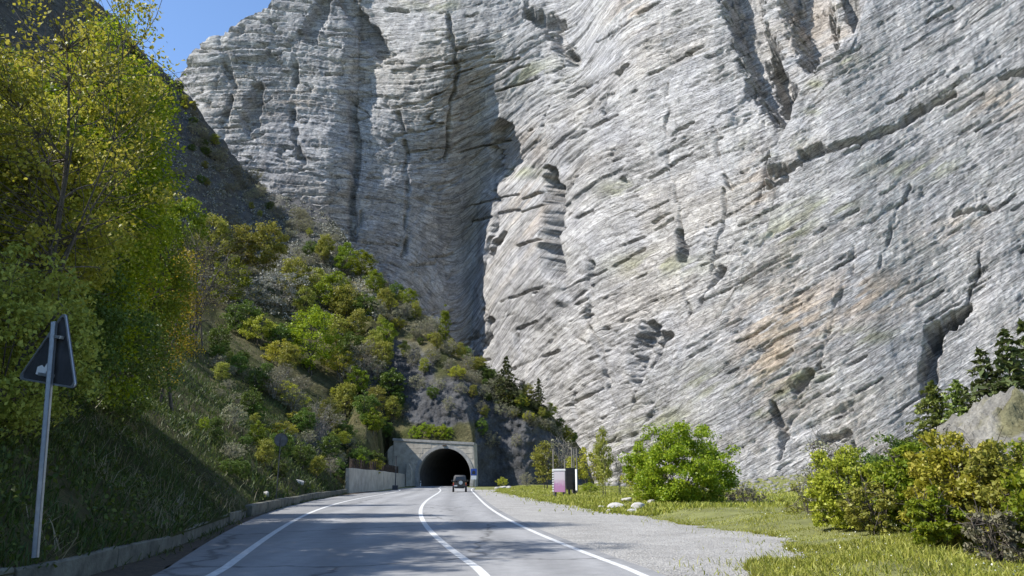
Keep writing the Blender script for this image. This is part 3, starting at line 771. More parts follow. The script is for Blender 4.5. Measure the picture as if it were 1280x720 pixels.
sl = np.interp(TH, pu, [.8, 1.05, 1.3, 2.2, 3.0, 3.0]); Hs = np.interp(TH, pu, [50, 60, 32, 18, 15, 9])
exq = np.interp(TH, pu, [3.0, 2.8, 1.5, 1.2, 1.1, 1.1])
nearz = Hs[None] * (1 - np.exp(-sl[None] * dl / Hs[None]))
lt = [polar(438, 590, 1)[0], polar(458, 590, 1)[0], math.atan2(*fac(FL - .1)), math.atan2(*fac(FL)), math.atan2(*fac(FR)), math.atan2(*fac(FR + .1)), polar(690, 590, 1)[0], polar(740, 590, 1)[0]]
lift = np.interp(TH, lt, [0, 0, 0, 0, 0, 7.0, 4.0, 2.0]); lw = np.interp(TH, lt, [5, 2.5, 1.2, 1, 1, 1.0, 1.0, 1.0])
nearz = nearz + lift[None] * (1 - np.exp(-dl / lw[None]))
lw2 = np.interp(TH, [polar(430, 590, 1)[0], polar(455, 590, 1)[0], math.atan2(*fac(FL - .1)), math.atan2(*fac(FL))], [0, 1, 1, 0])
nearz = nearz + 6.5 * lw2[None] * sst(Rr, 96, 136) * sst(dl, 0, 2.0)
Zr = z0[None] + nearz + (z1 - z0 - nearz[-1])[None] * (tau[:, None] ** exq[None])
THg = np.repeat(TH[None], nt_, 0)
Xr = Rr * np.sin(THg); Yr = Rr * np.cos(THg)
bb_ = (Zr - CAMZ) / Yr
Yc = np.maximum(Yr, 1.0)
Ug, Vg = pix(Xr / Yc, (Zr - CAMZ) / Yc)
infr = (Yr > 3)
Ug = np.where(infr, Ug, -999); Vg = np.where(infr, Vg, 700)
# zone colours by place: bare rock darkened for its shade / grass / dry slope / dark scrub soil
def blob(cu, cv, ru, rv): return np.exp(-(((Ug - cu) / ru) ** 2 + ((Vg - cv) / rv) ** 2))
rockm = np.maximum.reduce([
    sst(Ug, 585, 605) * sst(Vg - np.interp(Ug, [590, 640, 690, 735], [480, 515, 540, 566]), -8, 14),
    blob(500, 470, 45, 42) * 1.3, blob(560, 505, 60, 32) * 1.2, blob(400, 545, 26, 26) * 1.0, blob(388, 262, 45, 22), blob(300, 250, 140, 90) * .45, blob(215, 150, 60, 80) * .55, blob(360, 545, 14, 20) * .8])
rockm = np.clip(rockm * (0.55 + 0.9 * fbm(Ug / 14, Vg / 14, 61, 4)), 0, 1)
rockm = sst(rockm, 0.35, 0.6)
fadein = sst(tau, 0.0, 0.02)[:, None]
fadeout = sst(tau, 1.0, 0.97)[:, None]
bumpz = 3.0 * (fbm(Xr / 4, Yr / 4, 89, 4, .6) - .5) * sst(Rr, 180, 235) + 4.5 * (fbm(Xr / 14, Yr / 14, 88, 4, .6) - .5) * sst(Rr, 170, 230) + 1.6 * (fbm(Xr / 9, Yr / 9, 81, 4) - .5) * sst(Rr, 20, 70) + 0.45 * (fbm(Xr / 1.6, Yr / 1.6, 82, 4) - .5) + 0.5 * sst(Rr, 60, 140) * (fbm(Xr / 2.5, Yr / 2.5, 85, 3) - .5)
Zr = Zr + bumpz * fadein
# broken rock: push along the horizontal facing, strata-like
rkd = 3.2 * (fbm(Ug / 22, Vg / 16, 83, 5, .6) - .5) + 1.6 * np.abs(fbm(Ug / 7, Vg / 12, 84, 4) - .5)
Rr2 = Rr - rkd * rockm * fadein
Xr = Rr2 * np.sin(THg); Yr = Rr2 * np.cos(THg)
HP = np.stack([Xr, Yr, Zr], -1)
# over the crest, back down
bk = []
for dr, dz in ((4, -1.0), (14, -9), (40, -34), (70, -75)):
    rr = Rr[-1] + dr; bk.append(np.stack([rr * np.sin(TH), rr * np.cos(TH), np.maximum(Zr[-1] + dz, -0.5) if dr > 10 else Zr[-1] + dz], -1))
HPa = np.concatenate([HP, np.stack(bk)], 0)
zone = np.zeros(Xr.shape + (3,))
grassc = np.array((0.055, 0.06, 0.022)); dryc = np.array((0.13, 0.115, 0.06)); shaded_rockc = np.array((0.09, 0.09, 0.093)); darkc = np.array((0.10, 0.097, 0.085))  # rock colour carries the shade on the faces around the tunnel
md = sst(fbm(Xr / 7, Yr / 7, 86, 4), .42, .62)[..., None] * 0.8
zone = grassc * (1 - md) + dryc * md
far = (sst(Rr, 180, 225) * (1 - sst(Ug, 380, 470)))[..., None]
zone = zone * (1 - far) + darkc * far
zone = zone * (1 - rockm[..., None]) + shaded_rockc * rockm[..., None]
zone = np.concatenate([zone, np.repeat(zone[-1:], len(bk), 0)], 0)
me = grid_mesh('hillside', HPa)
vattr(me, 'zone', zone.reshape(-1, 3))
hill = put('hillside', me, M['terrain']); hill['kind'] = 'structure'

def hill_hit(u, v):               # first hillside point seen through a pixel
    x, y, z = ray(u, v); th = math.atan2(x, y); e = float(z / math.hypot(x, y))
    c = int(np.clip(np.searchsorted(TH, th), 0, len(TH) - 1))
    ee = (Zr[:, c] - CAMZ) / Rr2[:, c]
    k = np.argmax(ee >= e) if (ee >= e).any() else nt_ - 2
    k = max(k, 1)
    return Vector(HP[k, c])

def hill_at(th, r):               # surface point for a bearing and distance
    c = int(np.clip(np.searchsorted(TH, th), 0, len(TH) - 1))
    return Vector((r * math.sin(th), r * math.cos(th), float(np.interp(r, Rr[:, c], Zr[:, c]))))

# ------------------------------------------------------------------ vegetation builders
def tubes(name, paths, sides=5):
    V_ = []; Q = []; n = 0
    for pts, rad in paths:
        pts = np.asarray(pts, float); k = len(pts)
        d = np.gradient(pts, axis=0); d /= np.linalg.norm(d, axis=1, keepdims=True) + 1e-9
        ref = np.where(np.abs(d[:, 2:3]) > .9, np.array([[1., 0, 0]]), np.array([[0, 0, 1.]]))
        s_ = np.cross(d, ref); s_ /= np.linalg.norm(s_, axis=1, keepdims=True) + 1e-9
        t_ = np.cross(d, s_)
        for i in range(sides):
            a = 2 * math.pi * i / sides
            V_.append(pts + (s_ * math.cos(a) + t_ * math.sin(a)) * np.asarray(rad)[:, None])
        b = n + np.arange(sides * k).reshape(sides, k)
        b2 = np.roll(b, -1, 0)
        Q.append(np.stack([b[:, :-1], b[:, 1:], b2[:, 1:], b2[:, :-1]], -1).reshape(-1, 4))
        n += sides * k
    return raw_mesh(name, np.concatenate(V_), np.concatenate(Q), smooth=True)

def leaf_mesh(name, pos, size, rs, up=0.3, aspect=0.65, nrm=None):
    n = len(pos)
    d = rs.normal(size=(n, 3)); d[:, 2] -= 0.25
    d /= np.linalg.norm(d, axis=1, keepdims=True)
    q = rs.normal(size=(n, 3)); q[:, 2] += up * 3
    w = np.cross(d, q); w /= np.linalg.norm(w, axis=1, keepdims=True) + 1e-9
    nn = np.cross(w, d)
    sz = size * rs.uniform(0.6, 1.35, (n, 1))
    p0 = pos - d * sz * .5
    p2 = pos + d * sz * .5
    mid = pos - d * sz * .08 + nn * sz * 0.12
    p1 = mid + w * sz * aspect * .5; p3 = mid - w * sz * aspect * .5
    V_ = np.stack([p0, p1, p2, p3], 1).reshape(-1, 3)
    i = np.arange(n)[:, None] * 4
    return raw_mesh(name, V_, np.concatenate([i, i + 1, i + 2, i + 3], 1))

def bez(p0, p1, p2, n):
    t = np.linspace(0, 1, n)[:, None]
    return (1 - t) ** 2 * p0 + 2 * t * (1 - t) * p1 + t * t * p2

def broadleaf(seed, H, Rc, z0, nclump, nleaf, leaf, stems=1, mains=7, top=1.0, clump=0.16, trunk_r=None, lean=(0, 0), extra_twigs=0, squash=1.0, sparse=0.0):
    """returns (wood mesh, crown mesh); crown envelope = lumpy ovoid between z0*H and H"""
    rs = np.random.RandomState(seed)
    trunk_r = trunk_r or H * 0.016 + 0.02
    # clump centres
    cs = []
    while len(cs) < nclump:
        p = rs.normal(size=3); p /= np.linalg.norm(p)
        rr = rs.uniform(0.25, 1.0) ** 0.45
        lump = 0.72 + 0.5 * float(vn(p[0] * 2.2 + seed, p[1] * 2.2 + p[2] * 3.1, seed))
        q = p * rr * lump
        zz = (q[2] + 1) / 2
        wid = 1.0 if zz < .5 else 1 - (zz - .5) * 0.5 * top
        cs.append([q[0] * Rc * wid, q[1] * Rc * wid * squash, H * (z0 + (1 - z0) * np.clip(zz, 0.02, 1.05))])
    cs = np.array(cs); cs[:, 0] += lean[0] * cs[:, 2] / H; cs[:, 1] += lean[1] * cs[:, 2] / H
    paths = []; anchors = []
    for s_ in range(stems):
        b0 = np.array([rs.normal() * .05 * H * (stems > 1), rs.normal() * .05 * H * (stems > 1), -0.25])
        an = 2 * math.pi * s_ / stems + rs.uniform(-.4, .4)
        sp = 0 if stems == 1 else Rc * rs.uniform(.25, .7)
        tp = np.array([math.cos(an) * sp + lean[0] * .8, math.sin(an) * sp + lean[1] * .8, H * (0.8 if stems == 1 else rs.uniform(.65, .9))])
        md_ = (b0 + tp) / 2 + np.array([-math.cos(an) * sp * .25 + rs.normal() * .03 * H, -math.sin(an) * sp * .25 + rs.normal() * .03 * H, 0.06 * H])
        tk = bez(b0, md_, tp, 10)
        rad = np.linspace(trunk_r / (stems ** .45), trunk_r * .18, 10)
        paths.append((tk, rad)); anchors += [(tk[i], rad[i]) for i in range(3 if stems == 1 else 2, 10)]
        for m_ in range(max(2, mains // stems)):
            f = rs.uniform(.3, .85); i = int(f * 9); st = tk[i]
            far_ = cs[rs.randint(len(cs))]
            en = st + (far_ - st) * .8
            ml = (st + en) / 2 + np.array([0, 0, .05 * H * rs.uniform(-.3, 1)])
            lb = bez(st, ml, en, 7); lr = np.linspace(rad[i] * .6, trunk_r * .08, 7)
            paths.append((lb, lr)); anchors += [(lb[j], lr[j]) for j in range(2, 7)]
    ap = np.array([a[0] for a in anchors]); ar = np.array([a[1] for a in anchors])
    for c in cs:
        dd = np.linalg.norm(ap - c, axis=1) + np.maximum(0, ap[:, 2] - c[2]) * .8
        k = int(np.argmin(dd)); st = ap[k]
        md_ = (st + c) / 2 + rs.normal(size=3) * .03 * H
        paths.append((bez(st, md_, c, 5), np.linspace(min(ar[k] * .7, trunk_r * .22), max(trunk_r * .03, .004), 5)))
    for _ in range(extra_twigs):
        c = cs[rs.randint(len(cs))]; k = rs.randint(len(ap)); 
        k = int(np.argmin(np.linalg.norm(ap - c, axis=1) + rs.uniform(0, .3 * H, len(ap))))
        e = c + rs.normal(size=3) * Rc * .22 + np.array([0, 0, .06 * H])
        paths.append((bez(ap[k], (ap[k] + e) / 2 + rs.normal(size=3) * .03 * H, e, 5), np.linspace(max(trunk_r * .12, .01), max(trunk_r * .03, .004), 5)))
    wood = tubes('trunk', paths, 5)
    per = np.maximum(1, (nleaf / nclump * rs.uniform(.4, 1.6, nclump)).astype(int))
    if sparse: per = np.where(rs.uniform(size=nclump) < sparse, per // 8, per)
    pos = []
    for c, k in zip(cs, per):
        g_ = rs.normal(size=(k, 3)); g_ /= np.linalg.norm(g_, axis=1, keepdims=True)
        g_ *= (rs.uniform(0, 1, (k, 1)) ** .5) * clump * H * rs.uniform(.7, 1.3)
        g_[:, 2] *= .7
        pos.append(c + g_)
    pos = np.concatenate(pos); pos = pos[pos[:, 2] > 0.03]
    return wood, leaf_mesh('crown', pos, leaf, rs)

def conifer(seed, H, Rb, nwh=18, needle=0.35, dens=1.0, z0=0.08):
    rs = np.random.RandomState(seed)
    tk = np.array([[0, 0, -.3], [0.02 * H * rs.normal() * .3, 0, H * .5], [0, 0, H]])
    tk = bez(tk[0], tk[1], tk[2], 9); paths = [(tk, np.linspace(H * .018 + .03, .01, 9))]
    pos = []; dirs = []
    for i in range(nwh):
        f = i / (nwh - 1); zc = H * (z0 + (0.97 - z0) * f)
        L_ = Rb * (1 - f) ** .8 * rs.uniform(.75, 1.15) + .04 * H
        nb_ = 6
        for k in range(nb_):
            an = 2 * math.pi * k / nb_ + rs.uniform(-.5, .5) + i * .7
            l2 = L_ * rs.uniform(.55, 1.15)
            e = np.array([math.cos(an) * l2, math.sin(an) * l2, zc - .18 * l2 + .03 * H * rs.normal()])
            st = np.array([0, 0, zc + .02 * H]); pb_ = bez(st, (st + e) / 2 + np.array([0, 0, .12 * l2]), e, 5)
            paths.append((pb_, np.linspace(.012 + .006 * H * (1 - f), .005, 5)))
            m_ = max(6, int(dens * 16 * l2 / Rb + 5))
            t = rs.uniform(.12, 1.02, m_)
            pp = np.stack([np.interp(t, np.linspace(0, 1, 5), pb_[:, j]) for j in range(3)], 1)
            sd_ = np.array([-math.sin(an), math.cos(an), 0])
            sw = rs.normal(size=(m_, 1)) * .2 * l2 * (1 - .5 * t[:, None])
            pos.append(pp + sd_ * sw + rs.normal(size=(m_, 3)) * .03 * l2 + np.array([0, 0, -.04]) * np.abs(sw))
    pos = np.concatenate(pos)
    return tubes('trunk', paths, 4), leaf_mesh('crown', pos, needle, rs, up=.8, aspect=.4)

def plant(name, meshes, mats, loc, rz=0, sc=1.0, label='', cat='tree', group=None, sz=None, parts=('trunk', 'crown')):
    e = empty(name, loc, rz, label, cat, group)
    e.scale = (sc, sc, sc * (sz or 1))
    for nm, me, m_ in zip(parts, meshes, mats):
        put(nm, me, M[m_], e)
    return e

rnd = random.Random(11)

# ------------------------------------------------------------------ tunnel portal
FM = Matrix.Translation(TC) @ Matrix.Rotation(FA, 4, 'Z')
portal = empty('tunnel_portal', TC, FA, 'beige concrete tunnel portal with a wide round arch', 'tunnel')
RO, CZ = 4.85, 1.75               # opening radius and springing height
ztop = lambda x: 7.85 - 0.06 * (x + 2)
def arch_pts(r, n=28, foot=0.0, flare=0.15):
    p = [(-r + flare, foot)]
    for i in range(n + 1):
        t = math.pi - math.pi * i / n
        p.append((r * math.cos(t), CZ + r * math.sin(t)))
    p.append((r - flare, foot)); return p
def tz(x): return ztop(x)
# facade with the opening cut out: quads between arch and outline
bm = bmesh.new()
ap = arch_pts(RO + 0.02)
def outer(i, n):
    x, z = ap[i]
    if i <= 1: return (FL, max(z, 0) if i == 0 else CZ)
    if i >= n - 2: return (FR + 0.35 * (1 - max(z, 0) / 7.6), z if i == n - 1 else CZ)
    t = math.atan2(z - CZ, x)
    # project radially on the outline
    best = None
    for k in range(400):
        q = RO + k * 0.03; X_, Z_ = q * math.cos(t), CZ + q * math.sin(t)
        if X_ < FL or X_ > FR or Z_ > ztop(X_): break
        best = (X_, Z_)
    return best or (x, z)
n = len(ap)
for y_ in (0.0,):
    A_ = [bm.verts.new((x, 0, z)) for x, z in ap]; B_ = [bm.verts.new((outer(i, n)[0], 0, outer(i, n)[1])) for i in range(n)]
    Cb = [bm.verts.new((x, 0.9, z)) for x, z in ap]
    for i in range(n - 1):
        bm.faces.new((A_[i], A_[i + 1], B_[i + 1], B_[i]))
        bm.faces.new((A_[i + 1], A_[i], Cb[i], Cb[i + 1]))
for xa in (FL, FR):                                # fill the two top corners
    z_ = ztop(xa)
    # corner triangle between the two outline points either side of the corner
    cand = [(outer(i, n)) for i in range(2, n - 2)]
    side = [c for c in cand if abs(c[0] - xa) < 0.05]; topc = [c for c in cand if abs(c[1] - ztop(c[0])) < 0.06]
    if side and topc:
        s1 = max(side, key=lambda c: c[1]); t1 = min(topc, key=lambda c: abs(c[0] - xa))
        bm.faces.new([bm.verts.new((s1[0], 0, s1[1])), bm.verts.new((xa, 0, z_)), bm.verts.new((t1[0], 0, t1[1]))])
me = bm_mesh('facade', bm); put('facade', me, M['concrete'], portal)
# side returns and top so that it has depth
bm = bmesh.new()
prism(bm, [(FL, 0), (FL + .02, 0), (FL + .02, ztop(FL)), (FL, ztop(FL))], 0.003, 1.2)
put('side_wall', bm_mesh('side_wall', bm), M['concrete'], portal)
bm = bmesh.new()
prism(bm, [(FR - .02, 0), (FR + 0.36, 0), (FR + .01, ztop(FR)), (FR - .02, ztop(FR))], 0.003, 2.5)
put('side_wall', bm_mesh('side_wall', bm), M['concrete'], portal)
# arch ring proud of the face
bm = bmesh.new()
o_, i_ = arch_pts(RO + .55, flare=.1), arch_pts(RO - .04, flare=.15)
vs = {}
for nm, pts in (('o', o_), ('i', i_)):
    for yy in (-0.14, 0.95):
        vs[nm, yy] = [bm.verts.new((x, yy, z)) for x, z in pts]
for i in range(len(o_) - 1):
    f, bk_ = -0.14, 0.95
    bm.faces.new((vs['i', f][i], vs['i', f][i + 1], vs['o', f][i + 1], vs['o', f][i]))
    bm.faces.new((vs['o', f][i], vs['o', f][i + 1], vs['o', bk_][i + 1], vs['o', bk_][i]))
    bm.faces.new((vs['i', f][i + 1], vs['i', f][i], vs['i', bk_][i], vs['i', bk_][i + 1]))
put('arch_ring', bm_mesh('arch_ring', bm), M['concrete_grey'], portal)
# cast panels of the face, thin joints between them
bwid, bhei = 1.95, 0.93
for c in range(8):
    for r_ in range(8):
        x0 = FL + 0.06 + c * bwid * .945; x1 = x0 + bwid * .945 - 0.05
        z0_ = 0.08 + r_ * bhei; z1_ = z0_ + bhei - 0.045
        x1 = min(x1, FR - .06)
        if x1 - x0 < .4: continue
        z1_ = min(z1_, ztop((x0 + x1) / 2) - .42)
        if z1_ - z0_ < .25: continue
        cx = min(max(0, x0), x1)
        cor = [(x, z) for x in (x0, x1) for z in (z0_, z1_)]
        rmin = min(math.hypot(min(max(0, x0), x1), max(min(max(CZ, z0_), z1_) - CZ, 0)), 99)
        if z1_ < CZ: rmin = abs(min(max(0, x0), x1))
        if rmin < RO + .6:
            # clip against the ring on the outer side
            xs_ = []
            zc = max(z1_ - CZ, 0) if x0 > -99 else 0
            lim = RO + .62
            zlow = max(z0_ - CZ, 0)
            if zlow >= lim: pass
            else:
                hw = math.sqrt(max(lim ** 2 - zlow ** 2, 0))
                if x1 < 0 or (x0 < 0 and -hw - x0 > .4): x1 = min(x1, -hw)
                else: x0 = max(x0, hw)
            if x1 - x0 < .35: continue
        boxobj('panel', (x0, x1, -0.035 - .012 * rnd.random(), 0.02, z0_, z1_), M['concrete'], portal, 0.012)
# coping
bm = bmesh.new()
prism(bm, [(FL - .15, ztop(FL) - .32), (FR + .1, ztop(FR) - .32), (FR + .1, ztop(FR) + .12), (FL - .15, ztop(FL) + .12)], -0.16, .95)
put('coping', bm_mesh('coping', bm), M['concrete_grey'], portal)
# left wing: sloping coping down to the retaining wall, with a short pier
bm = bmesh.new()
prism(bm, [(FL - 2.4, 1.6), (FL - .05, 1.6), (FL - .05, 7.2), (FL - .6, 6.9), (FL - 2.4, 4.4)], -0.02, .5)
put('wing_wall', bm_mesh('wing_wall', bm), M['concrete'], portal)
bm = bmesh.new()
box(bm, -6.7, -5.75, -1.1, -.15, 0, 2.5, .04)
prism(bm, [(-6.7, 2.5), (-5.75, 2.5), (-5.75, 2.9), (-6.3, 3.9), (-6.5, 3.9)], -1.05, -.2)
put('pier', bm_mesh('pier', bm), M['concrete'], portal)
# bore
bm = bmesh.new()
tp = arch_pts(RO + .0); rows = []
for k, d in enumerate((0.2, 20, 45, 72)):
    off = -0.9 * (d / 40) ** 2
    rows.append([bm.verts.new((x + off, d, z - .02)) for x, z in tp])
for a_, b_ in zip(rows[:-1], rows[1:]):
    for i in range(len(tp) - 1): bm.faces.new((a_[i], a_[i + 1], b_[i + 1], b_[i]))
bm.faces.new(rows[-1])
put('bore', bm_mesh('bore', bm, True), M['concrete_dark'], portal)
# white delineator at the mouth
x_, y_ = fac(-4.1, -0.6)
dl = empty('marker_post', (x_, y_, 0), 0, 'short white marker post at the left foot of the tunnel arch', 'marker')
boxobj('post', (-.07, .07, -.05, .05, 0, .95), M['white_paint'], dl, .02)
boxobj('band', (-.074, .074, -.055, .055, .62, .78), M['black_paint'], dl, .01)
# small lamp box above the crown
boxobj('bracket', (-.35, .35, -.32, -.145, 6.95, 7.15), M['rust'], portal, .02)

# ------------------------------------------------------------------ retaining wall, kerb walls, fence
def wall_run(name, pts, h, th, mat, label, cat, seg=3.0, zt=None, batter=0.0):
    """low wall along a ground polyline, cast in bays; back on the left"""
    pts = [Vector((p[0], p[1])) for p in pts]
    L_ = [0]
    for a_, b_ in zip(pts[:-1], pts[1:]): L_.append(L_[-1] + (b_ - a_).length)
    def at(s):
        for i in range(len(pts) - 1):
            if s <= L_[i + 1] or i == len(pts) - 2:
                t = (s - L_[i]) / (L_[i + 1] - L_[i]); return pts[i].lerp(pts[i + 1], t), (pts[i + 1] - pts[i]).normalized()
    e = empty(name, (pts[0].x, pts[0].y, 0), 0, label, cat)
    n_ = max(1, round(L_[-1] / seg)); o = pts[0]
    for k in range(n_):
        s0, s1 = L_[-1] * k / n_ + .012, L_[-1] * (k + 1) / n_ - .012
        bm = bmesh.new(); rings = []
        ns = 5
        jz = rnd.uniform(-.03, .03) * (.2 if callable(h) else 1); jx = rnd.uniform(-.03, .03)
        for q in range(ns):
            p, d = at(s0 + (s1 - s0) * q / (ns - 1)); nrm = Vector((-d.y, d.x))
            hh = (h if not callable(h) else h((s0 + (s1 - s0) * q / (ns - 1)) / L_[-1])) + jz
            p = p - o
            wob = .02 * math.sin(7 * (s0 + q))
            prof_ = [(0, -.1), (batter, hh - .03 + wob), (batter + .03, hh + wob), (th, hh + wob * .5), (th, -.1)]
            rings.append([bm.verts.new((p.x + nrm.x * (u_ + jx), p.y + nrm.y * (u_ + jx), z_)) for u_, z_ in prof_])
        for a_, b_ in zip(rings[:-1], rings[1:]):
            for i in range(5):
                j = (i + 1) % 5; bm.faces.new((a_[i], a_[j], b_[j], b_[i]))
        bm.faces.new(rings[0]); bm.faces.new(rings[-1][::-1])
        bmesh.ops.recalc_face_normals(bm, faces=bm.faces)
        put('bay', bm_mesh('bay', bm), mat, e)
    return e

wl = [tuple(p) for p in wall_line]
near = [(-6.1, -5), (-6.6, 4), wl[0], wl[1], gnd(312, 644)]
wall_run('low_wall', near, 0.32, .35, M['concrete_mossy'], 'low mossy concrete wall under the grass bank by the triangular sign', 'wall', 3.2)
kb = [gnd(315, 645.5), gnd(350, 634.5), gnd(390, 625), gnd(434, 616.6)]
wall_run('low_wall', kb, 0.42, .35, M['concrete_mossy'], 'low concrete kerb wall in front of the round sign, ending at the tall wall', 'wall', 4.5)
rw0 = gnd(436, 616); rw1 = gnd(470, 613)
rwp = [rw0, rw1, fac(-6.9, -.7)]
wall_run('retaining_wall', rwp, lambda t: 2.45 - .35 * t, .45, M['concrete'], 'tall pale concrete retaining wall leading up to the tunnel', 'wall', 6.0, batter=.08)
# coping strip is a child of the retaining wall; rusty fence above
def along(t):
    P_ = [Vector((p[0], p[1])) for p in rwp]
    l1 = (P_[1] - P_[0]).length; l2 = (P_[2] - P_[1]).length; s = t * (l1 + l2)
    if s < l1: p = P_[0].lerp(P_[1], s / l1); d = (P_[1] - P_[0]).normalized()
    else: p = P_[1].lerp(P_[2], (s - l1) / l2); d = (P_[2] - P_[1]).normalized()
    return p + Vector((-d.y, d.x)) * .32
p0 = along(0.02)
fe = empty('fence', (p0.x, p0.y, 2.3), 0, 'rusty brown picket fence on top of the concrete retaining wall', 'fence')
bmp = bmesh.new(); box(bmp, -.035, .035, -.03, .03, -.15, 1.3); me_post = bm_mesh('post', bmp)
bmp = bmesh.new(); box(bmp, -.05, .05, -.015, .015, 0.02, 1.15); me_pick = bm_mesh('picket', bmp)
for k in range(7):
    p = along(0.02 + .78 * k / 6); o = put('post', me_post, M['rust'], fe); o.location = (p.x - p0.x, p.y - p0.y, -.35 * (.02 + .78 * k / 6))
for k in range(90):
    t = .025 + .77 * k / 89; p = along(t); o = put('picket', me_pick, M['rust'], fe); o.location = (p.x - p0.x + .02, p.y - p0.y, -.35 * t + rnd.uniform(-.06, .06)); o.rotation_euler = (0, rnd.uniform(-.08, .08), rnd.uniform(-.3, .3))
for zz in (.25, .95):
    bm = bmesh.new()
    for k in range(6):
        a_ = along(.02 + .78 * k / 6); b_ = along(.02 + .78 * (k + 1) / 6)
        cyl(bm, (a_.x - p0.x, a_.y - p0.y, zz - .35 * .78 * k / 6), (b_.x - p0.x, b_.y - p0.y, zz - .35 * .78 * (k + 1) / 6), .03, n=6)
    put('rail', bm_mesh('rail', bm), M['rust'], fe)
# dark pole with cabinet at the wall foot
x_, y_ = gnd(494, 612.2)
pl = empty('service_pole', (x_, y_, 0), 0, 'thin dark pole with a small box at its foot against the retaining wall', 'pole')
bm = bmesh.new(); cyl(bm, (0, 0, 0), (0, 0, 4.2), .06, n=8); put('pole', bm_mesh('pole', bm), M['steel_dark'], pl)
boxobj('box', (-.35, .35, -.3, .1, 0, .55), M['steel_dark'], pl, .03)

# ------------------------------------------------------------------ left-hand gutter with leaf litter
lit = strip('leaf_litter_strip', lambda y: np.interp(y, [p[1] for p in near] + [kb[-1][1]], [p[0] for p in near] + [kb[-1][0]]) - .02, lambda y: la(y) + 0.06 * np.sin(y * 1.7) + .1 * (vn(y * 2, y * 0, 3) - .5), -0.012, M['litter'], np.linspace(-5, 90, 200))
lit['kind'] = 'structure'

# ------------------------------------------------------------------ signs
def tri_sign():
    bx_, by_ = gnd(46, 672, .35)
    # base stands on the bank just behind the low wall
    d_ = 9.0
    X0, Y0, Z0 = at_y(47, 668, d_)
    X1, Y1, Z1 = at_y(67, 402, d_ + .15)
    e = empty('triangle_sign', (X0, Y0, Z0 - .25), 0, 'triangular road sign seen from behind on a leaning grey post', 'road sign')
    v1 = Vector((X1 - X0, Y1 - Y0, Z1 - Z0 + .25))
    bm = bmesh.new()
    up = v1.normalized(); ax = up.cross(Vector((0, -1, 0))).normalized(); fw = ax.cross(up)
    # U-shaped channel post
    for a_, b_, c_, d2 in ((-.03, .03, -.006, .006), (-.03, -.022, -.04, .006), (.022, .03, -.04, .006)):
        Mx = Matrix((ax, fw, up)).transposed().to_4x4()
        box(bm, a_, b_, c_, d2, 0, v1.length, 0, Mx)
    put('post', bm_mesh('post', bm), M['steel'], e)
    # plate, facing away from the camera
    cpt = Vector(at_y(67, 449, d_ + .22)) - Vector((X0, Y0, Z0 - .25))
    bm = bmesh.new(); r_ = .56
    outl = []
    for k in range(3):
        t0 = math.pi / 2 + 2 * math.pi * k / 3
        cpn = Vector((math.cos(t0), math.sin(t0))) * (r_ - .05)
        for q in range(-3, 4):
            tt = t0 + q * math.pi / 9; outl.append(cpn + Vector((math.cos(tt), math.sin(tt))) * .05)
    Mx = Matrix.Translation(cpt) @ Matrix.Rotation(R(-22), 4, 'Z') @ Matrix.Rotation(R(9), 4, 'Y')
    A_ = [bm.verts.new(Mx @ Vector((p.x, 0, p.y))) for p in outl]; B_ = [bm.verts.new(Mx @ Vector((p.x, .012, p.y))) for p in outl]
    bm.faces.new(A_[::-1]); bm.faces.new(B_)
    for i in range(len(outl)): bm.faces.new((A_[i], A_[(i + 1) % len(outl)], B_[(i + 1) % len(outl)], B_[i]))
    pl_ = put('plate', bm_mesh('plate', bm), M['sign_back'], e)
    # raised rim on the back
    bm = bmesh.new()
    inn = [p * .93 for p in outl]
    for k in range(len(outl)):
        j = (k + 1) % len(outl)
        q = [outl[k], outl[j], inn[j], inn[k]]
        f = [bm.verts.new(Mx @ Vector((p.x, -.022, p.y))) for p in q]; g_ = [bm.verts.new(Mx @ Vector((p.x, -.002, p.y))) for p in q]
        bm.faces.new(f[::-1])
        for a_ in range(4): bm.faces.new((f[a_], f[(a_ + 1) % 4], g_[(a_ + 1) % 4], g_[a_]))
    bmesh.ops.recalc_face_normals(bm, faces=bm.faces)
    put('rim', bm_mesh('rim', bm), M['steel'], pl_)
    for zz in (.27, -.20):
        bm = bmesh.new(); box(bm, -.11, .11, -.075, -.012, zz - .02, zz + .02, .004, Mx); put('clamp', bm_mesh('clamp', bm), M['steel'], pl_)
    # torn sticker left on the back
    bm = bmesh.new(); pts = [(-.24, -.21), (-.12, -.22), (-.07, -.19), (-.06, -.12), (-.09, -.06), (-.12, -.12), (-.17, -.09), (-.24, -.12)]
    f = [bm.verts.new(Mx @ Vector((x, -.006, z))) for x, z in pts]; g_ = [bm.verts.new(Mx @ Vector((x, -.001, z))) for x, z in pts]
    bm.faces.new(f)
    for k in range(len(pts)): bm.faces.new((f[k], g_[k], g_[(k + 1) % len(pts)], f[(k + 1) % len(pts)]))
    put('sticker', bm_mesh('sticker', bm), M['white_paint'], pl_)
tri_sign()

